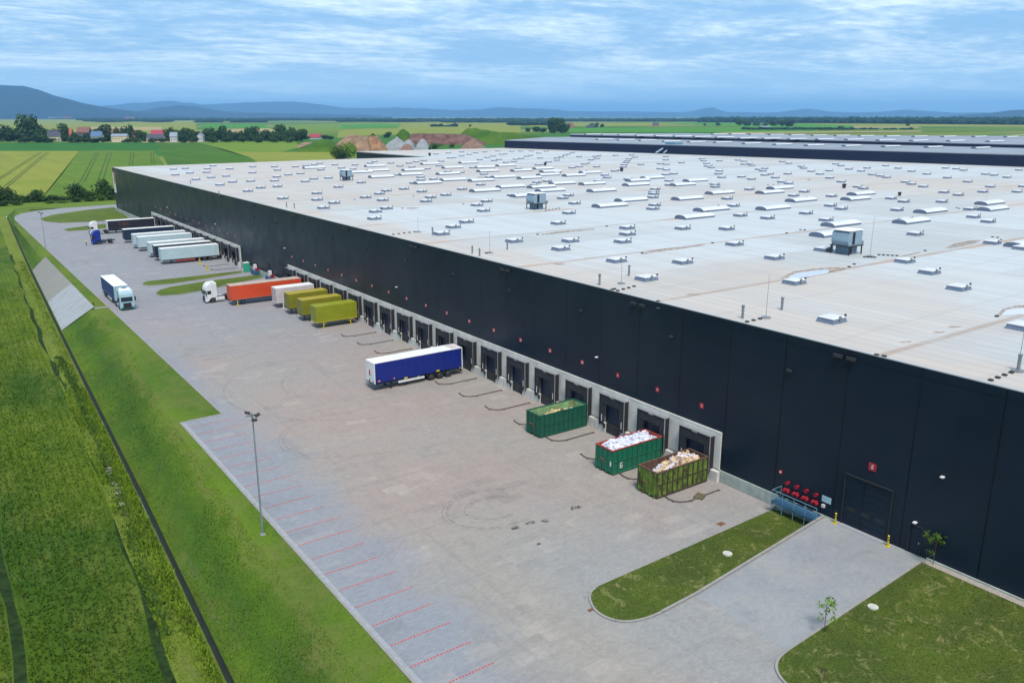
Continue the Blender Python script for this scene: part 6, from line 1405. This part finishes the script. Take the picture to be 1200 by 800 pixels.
# ------------------------------------------------------------------ village houses
def house(px0, px1, base, eave, ridge, wallm, roofm, label, depth=9.0, gable=False, cat='house'):
    A = Vector(G(px0, base, ZF)); B = Vector(G(px1, base, ZF)); w_ = (B - A).length; c = (A + B) / 2; ppm = F / c.length * .97
    he = (base - eave) / ppm; hr = (base - ridge) / ppm; ang = math.atan2((B - A).y, (B - A).x)
    t = empty('house', (c.x, c.y, ZF - .1), ang); tag(t, label, cat); d = depth
    mb = MB(); mb.box(-w_ / 2, w_ / 2, 0, d, 0, he)
    if not gable:
        for s in (-1, 1): mb.face([(s * w_ / 2, 0, he), (s * w_ / 2, d, he), (s * w_ / 2, d / 2, hr)])
    else:
        for y in (0, d): mb.face([(-w_ / 2, y, he), (w_ / 2, y, he), (0, y, hr)])
    mb.build('wall', wallm, t)
    mb = MB(); o_ = .6
    if not gable:
        for s in (0, 1):
            y0 = -o_ if s == 0 else d + o_; ze = he - .3
            mb.mesh([(-w_ / 2 - o_, y0, ze), (w_ / 2 + o_, y0, ze), (w_ / 2 + o_, d / 2, hr + .1), (-w_ / 2 - o_, d / 2, hr + .1), (-w_ / 2 - o_, y0, ze + .25), (w_ / 2 + o_, y0, ze + .25), (w_ / 2 + o_, d / 2, hr + .35), (-w_ / 2 - o_, d / 2, hr + .35)], [(0, 1, 2, 3), (4, 5, 6, 7), (0, 1, 5, 4), (1, 2, 6, 5), (3, 0, 4, 7)])
    else:
        for s in (-1, 1):
            x0 = s * (w_ / 2 + o_)
            mb.mesh([(x0, -o_, he - .3), (x0, d + o_, he - .3), (0, d + o_, hr + .1), (0, -o_, hr + .1), (x0, -o_, he - .05), (x0, d + o_, he - .05), (0, d + o_, hr + .35), (0, -o_, hr + .35)], [(0, 1, 2, 3), (4, 5, 6, 7), (0, 1, 5, 4), (1, 2, 6, 5), (3, 0, 4, 7)])
    rf = mb.build('roof', roofm, t)
    mb = MB(); mb.box(w_ * .18, w_ * .18 + .8, d / 2 - .4, d / 2 + .4, hr - .8, hr + 1.3); mb.build('chimney', 'wall_brick', rf)
    nwin = max(2, int(w_ / 4.5))
    for k in range(nwin):
        x = -w_ / 2 + w_ * (k + .5) / nwin; mb = MB(); mb.box(x - .65, x + .65, -.05, .02, he * .45, min(he - .5, he * .45 + 1.5)); mb.build('window', 'glass_dark', t)
H_ = [(24.5,32,163.5,158.5,154.5,'wall_white','tile_light','white house with pale roof at the left end of the village',9,False),
      (32,41,163.5,158.0,153.5,'wall_white','tile_brown','white house with brown gable next to the tall tree',9,True),
      (56,71,166,161,155.3,'wall_cream','tile_dark','long house with dark slate roof and cream wall',11,False),
      (73,84,164,159,153.4,'wall_brick','tile_orange','orange-roofed house in the left part of the village',10,False),
      (91,105,165,157,152.0,'wall_dark','tile_brown','large house with brown red roof between trees',11,False),
      (107,119,166.5,161.4,156.3,'wall_cream','tile_blue','village house with a bright blue roof',10,False),
      (130,143,163,159.4,153.4,'wall_brick','tile_brown','house with brown red roof behind the cream house',10,False),
      (131,149,166.6,160.5,158.8,'wall_cream','tile_light','cream farmhouse with white front in the middle of the village',8,False),
      (150.5,159,164.5,159.5,153.6,'wall_brick','tile_orange','narrow orange-roofed house right of the cream farmhouse',9,True),
      (177,195,164,158.8,154.4,'wall_dark','tile_red','long barn with a crimson roof',14,False),
      (172,191,166.8,162.5,159.0,'wall_cream','tile_dark','low dark barn in front of the crimson roof',10,False),
      (199.5,207.5,166.8,161,157,'wall_white','tile_light','small pale house hidden among the tree row',8,False),
      (231.5,238,166.8,160,157.5,'wall_white','tile_light','narrow grey white building in a gap of the tree row',7,True),
      (362.5,376,163.2,161,158.0,'wall_white','tile_red','small red-roofed house at the right end of the tree row',10,False),
      (666,673,150.0,147.4,144.6,'wall_brick','tile_red','red barn out on the plain right of the big tree clump',20,True),
      (688,697,150.2,148.4,147.2,'wall_dark','tile_dark','dark shed beside the trees right of the red barn',20,False),
      (892,902,150.4,149.0,148.2,'wall_white','tile_light','pale sheds in front of the farm trees',20,False),
      (765.5,772,148.3,146.4,144.3,'wall_brick','tile_dark','lone dark-roofed house on the plain, upper right',16,False),
      (1008,1014,152,151,150.3,'wall_dark','tile_dark','tiny dark hut on the green strip at the right',9,False),
      (73,83,139.8,138.6,137.6,'wall_white','tile_red','far red-roofed sheds at the foot of the mountain',40,False),
      (56,71,139.8,138.6,138.0,'wall_white','tile_light','far pale sheds left of the red-roofed sheds',40,False),
      (146,157,141.2,139.4,138.2,'wall_brick','tile_brown','far brown barn at the edge of the woods',40,False)]
for h_ in H_: house(*h_[:7], h_[7], h_[8], h_[9])

# ------------------------------------------------------------------ earthworks
def mound(name, px0, px1, base, top, mat, label=None, cat=None, depth=None, seed=1, prof=None, kind=None):
    A = Vector(G(px0, base, ZF)); B = Vector(G(px1, base, ZF)); c = (A + B) / 2; w_ = (B - A).length; ppm = F / c.length * .97; hh = (base - top) / ppm; d = depth or w_ * .7; u = (B - A).normalized(); v = Vector((-u.y, u.x))
    mb = MB(); n, m_ = 60, 24; g = []
    for i in range(n + 1):
        r = []
        for j in range(m_ + 1):
            s, t = i / n, j / m_; p = (prof(s) if prof else math.sin(math.pi * s) ** .8) * math.sin(math.pi * t) ** .75
            nn = .14 * noise.noise(Vector((s * 3.2, t * 2, seed))) + .09 * noise.noise(Vector((s * 12, t * 6, seed + 3))) + .06 * noise.noise(Vector((s * 26, t * 13, seed + 3)))
            q_ = A + u * w_ * s + v * d * (t - .1); r.append((q_.x, q_.y, ZF - .3 + hh * 1.03 * max(0, p * (1 + nn))))
        g.append(r)
    vs = [p for r in g for p in r]; k = m_ + 1
    mb.mesh(vs, [(i * k + j, (i + 1) * k + j, (i + 1) * k + j + 1, i * k + j + 1) for i in range(n) for j in range(m_)], 0, True)
    o = mb.build(name, mat)
    for ve in o.data.vertices: ve.co -= Vector((c.x, c.y, 0))
    o.location = (c.x, c.y, 0); tag(o, label, cat, None, kind); return o
mound('earth_bank', 470, 572, 169.5, 156.5, 'soil_red', kind='structure', seed=2, depth=60, prof=lambda s: min(1, s * 9, (1 - s) * 4) * (.95 - .25 * s))
mound('grass_mound', 520, 600, 168.5, 152.8, 'mound_green', kind='structure', seed=5, depth=110, prof=lambda s: min(1, s * 3) * min(1, (1 - s) * 6) * (.85 + .15 * math.sin(s * 5)))
mound('grass_mound', 575, 650, 168.5, 154.5, 'mound_green', kind='structure', seed=8, depth=110, prof=lambda s: min(1, s * 6) * (1 - s) ** .5)
mound('grass_mound', 458, 484, 168, 154.2, 'mound_green', kind='structure', seed=11, depth=50)
mound('grass_mound', 345, 408, 178, 167.2, 'mound_green', kind='structure', seed=12, depth=70, prof=lambda s: .35 + .65 * math.sin(math.pi * min(1, s * 1.05)))
mound('earth_heap', 344, 370, 173, 167.6, 'soil_brown', 'low pale brown earth heap left of the others', 'earth heap', seed=13, depth=40)
mound('earth_heap', 380, 436, 178, 161.5, 'soil_brown', 'broad brown earth heap with a flat top', 'earth heap', seed=14, depth=60, prof=lambda s: min(1, s * 2.5) * min(1, (1 - s) * 7))
mound('earth_heap', 414, 453, 177.5, 162.5, 'soil_ochre', 'ochre earth heap under the excavator', 'earth heap', seed=15, depth=50, prof=lambda s: min(1, s * 2.2) * min(1, (1 - s) * 3))
mound('gravel_heap', 444, 483, 176.5, 162.0, 'gravel_grey', 'pointed grey gravel heap, left of the pair', 'gravel heap', seed=17, depth=34, prof=lambda s: (1 - abs(2 * s - 1)) ** .9)
mound('gravel_heap', 468, 502, 176, 165.0, 'gravel_grey', 'lower double grey gravel heap, right of the pair', 'gravel heap', seed=18, depth=34, prof=lambda s: abs(math.sin(2 * math.pi * s * .98)) ** .6)
mound('earth_heap', 468, 484, 177.2, 169.3, 'gravel_red', 'small reddish heap in front of the grey gravel', 'earth heap', seed=19, depth=20)
mound('earth_heap', 538, 570, 175, 163.8, 'gravel_red', 'reddish gravel heap at the foot of the green bank', 'earth heap', seed=20, depth=30, prof=lambda s: (1 - abs(2 * s - 1) ** 1.3))
# excavator
x, y = G(439, 166.5, ZF + 4); t = empty('excavator', (x, y, ZF + 3.2), R(200)); tag(t, 'dark excavator working on top of the ochre heap', 'excavator'); t.scale = (1.9, 1.9, 1.9)
mb = MB()
for s in (-1, 1): mb.box(-2, 2, s * 1.2 - .3, s * 1.2 + .3, 0, .9, 0, .2)
mb.build('track', 'rubber_black', t)
mb = MB(); mb.box(-1.6, 1.4, -1.3, 1.3, 1.0, 2.1, 0, .1); mb.build('upper_body', 'dark_steel', t)
mb = MB(); mb.box(.1, 1.4, .2, 1.2, 2.1, 3.2, 0, .1); mb.build('operator_cab', 'glass_dark', t)
mb = MB(); mb.path([(1.2, -.3, 1.8), (3.2, -.3, 4.6), (5.2, -.3, 4.4)], .25, 6); mb.path([(5.2, -.3, 4.4), (6.2, -.3, 2.0)], .2, 6); mb.build('boom', 'rust', t)
mb = MB(); mb.box(5.7, 6.7, -.8, .2, 1.1, 2.0, 0, .1); mb.build('bucket', 'dark_steel', t)
for i, (a, b_, m_, lab) in enumerate([(433, 175.5, 'dark_steel', 'dark parked car left of the red vehicle by the heaps'), (449, 176, 'sign_red', 'small red vehicle parked below the gravel heaps'), (458, 175.5, 'white_paint', 'white van parked in front of the grey gravel heap'), (465, 175.2, 'rail_blue', 'blue grey car parked right of the white van')]):
    x, y = G(a, b_, ZF); t = empty('parked_car', (x, y, ZF), YAW * -1); tag(t, lab, 'car'); s = 1.5; t.scale = (s, s, s)
    mb = MB(); mb.extr([(-2.2, .35), (-2.15, .85), (-1.3, .95), (-.7, 1.45), (.9, 1.45), (1.6, .95), (2.2, .85), (2.2, .35)], -.85, .85); mb.build('body', m_, t)
    mb = MB(); mb.box(-.6, .8, -.87, .87, 1.0, 1.35); mb.build('window', 'glass_dark', t)
    mb = MB()
    for wx in (-1.3, 1.35):
        for s2 in (-1, 1): mb.tube((wx, s2 * .7, .33), (wx, s2 * .92, .33), .33, n=12)
    mb.build('wheel', 'tyre', t)
# dark upright objects on the ground by the far yard
print('hatches', len(hat), 'vaults', len(big))
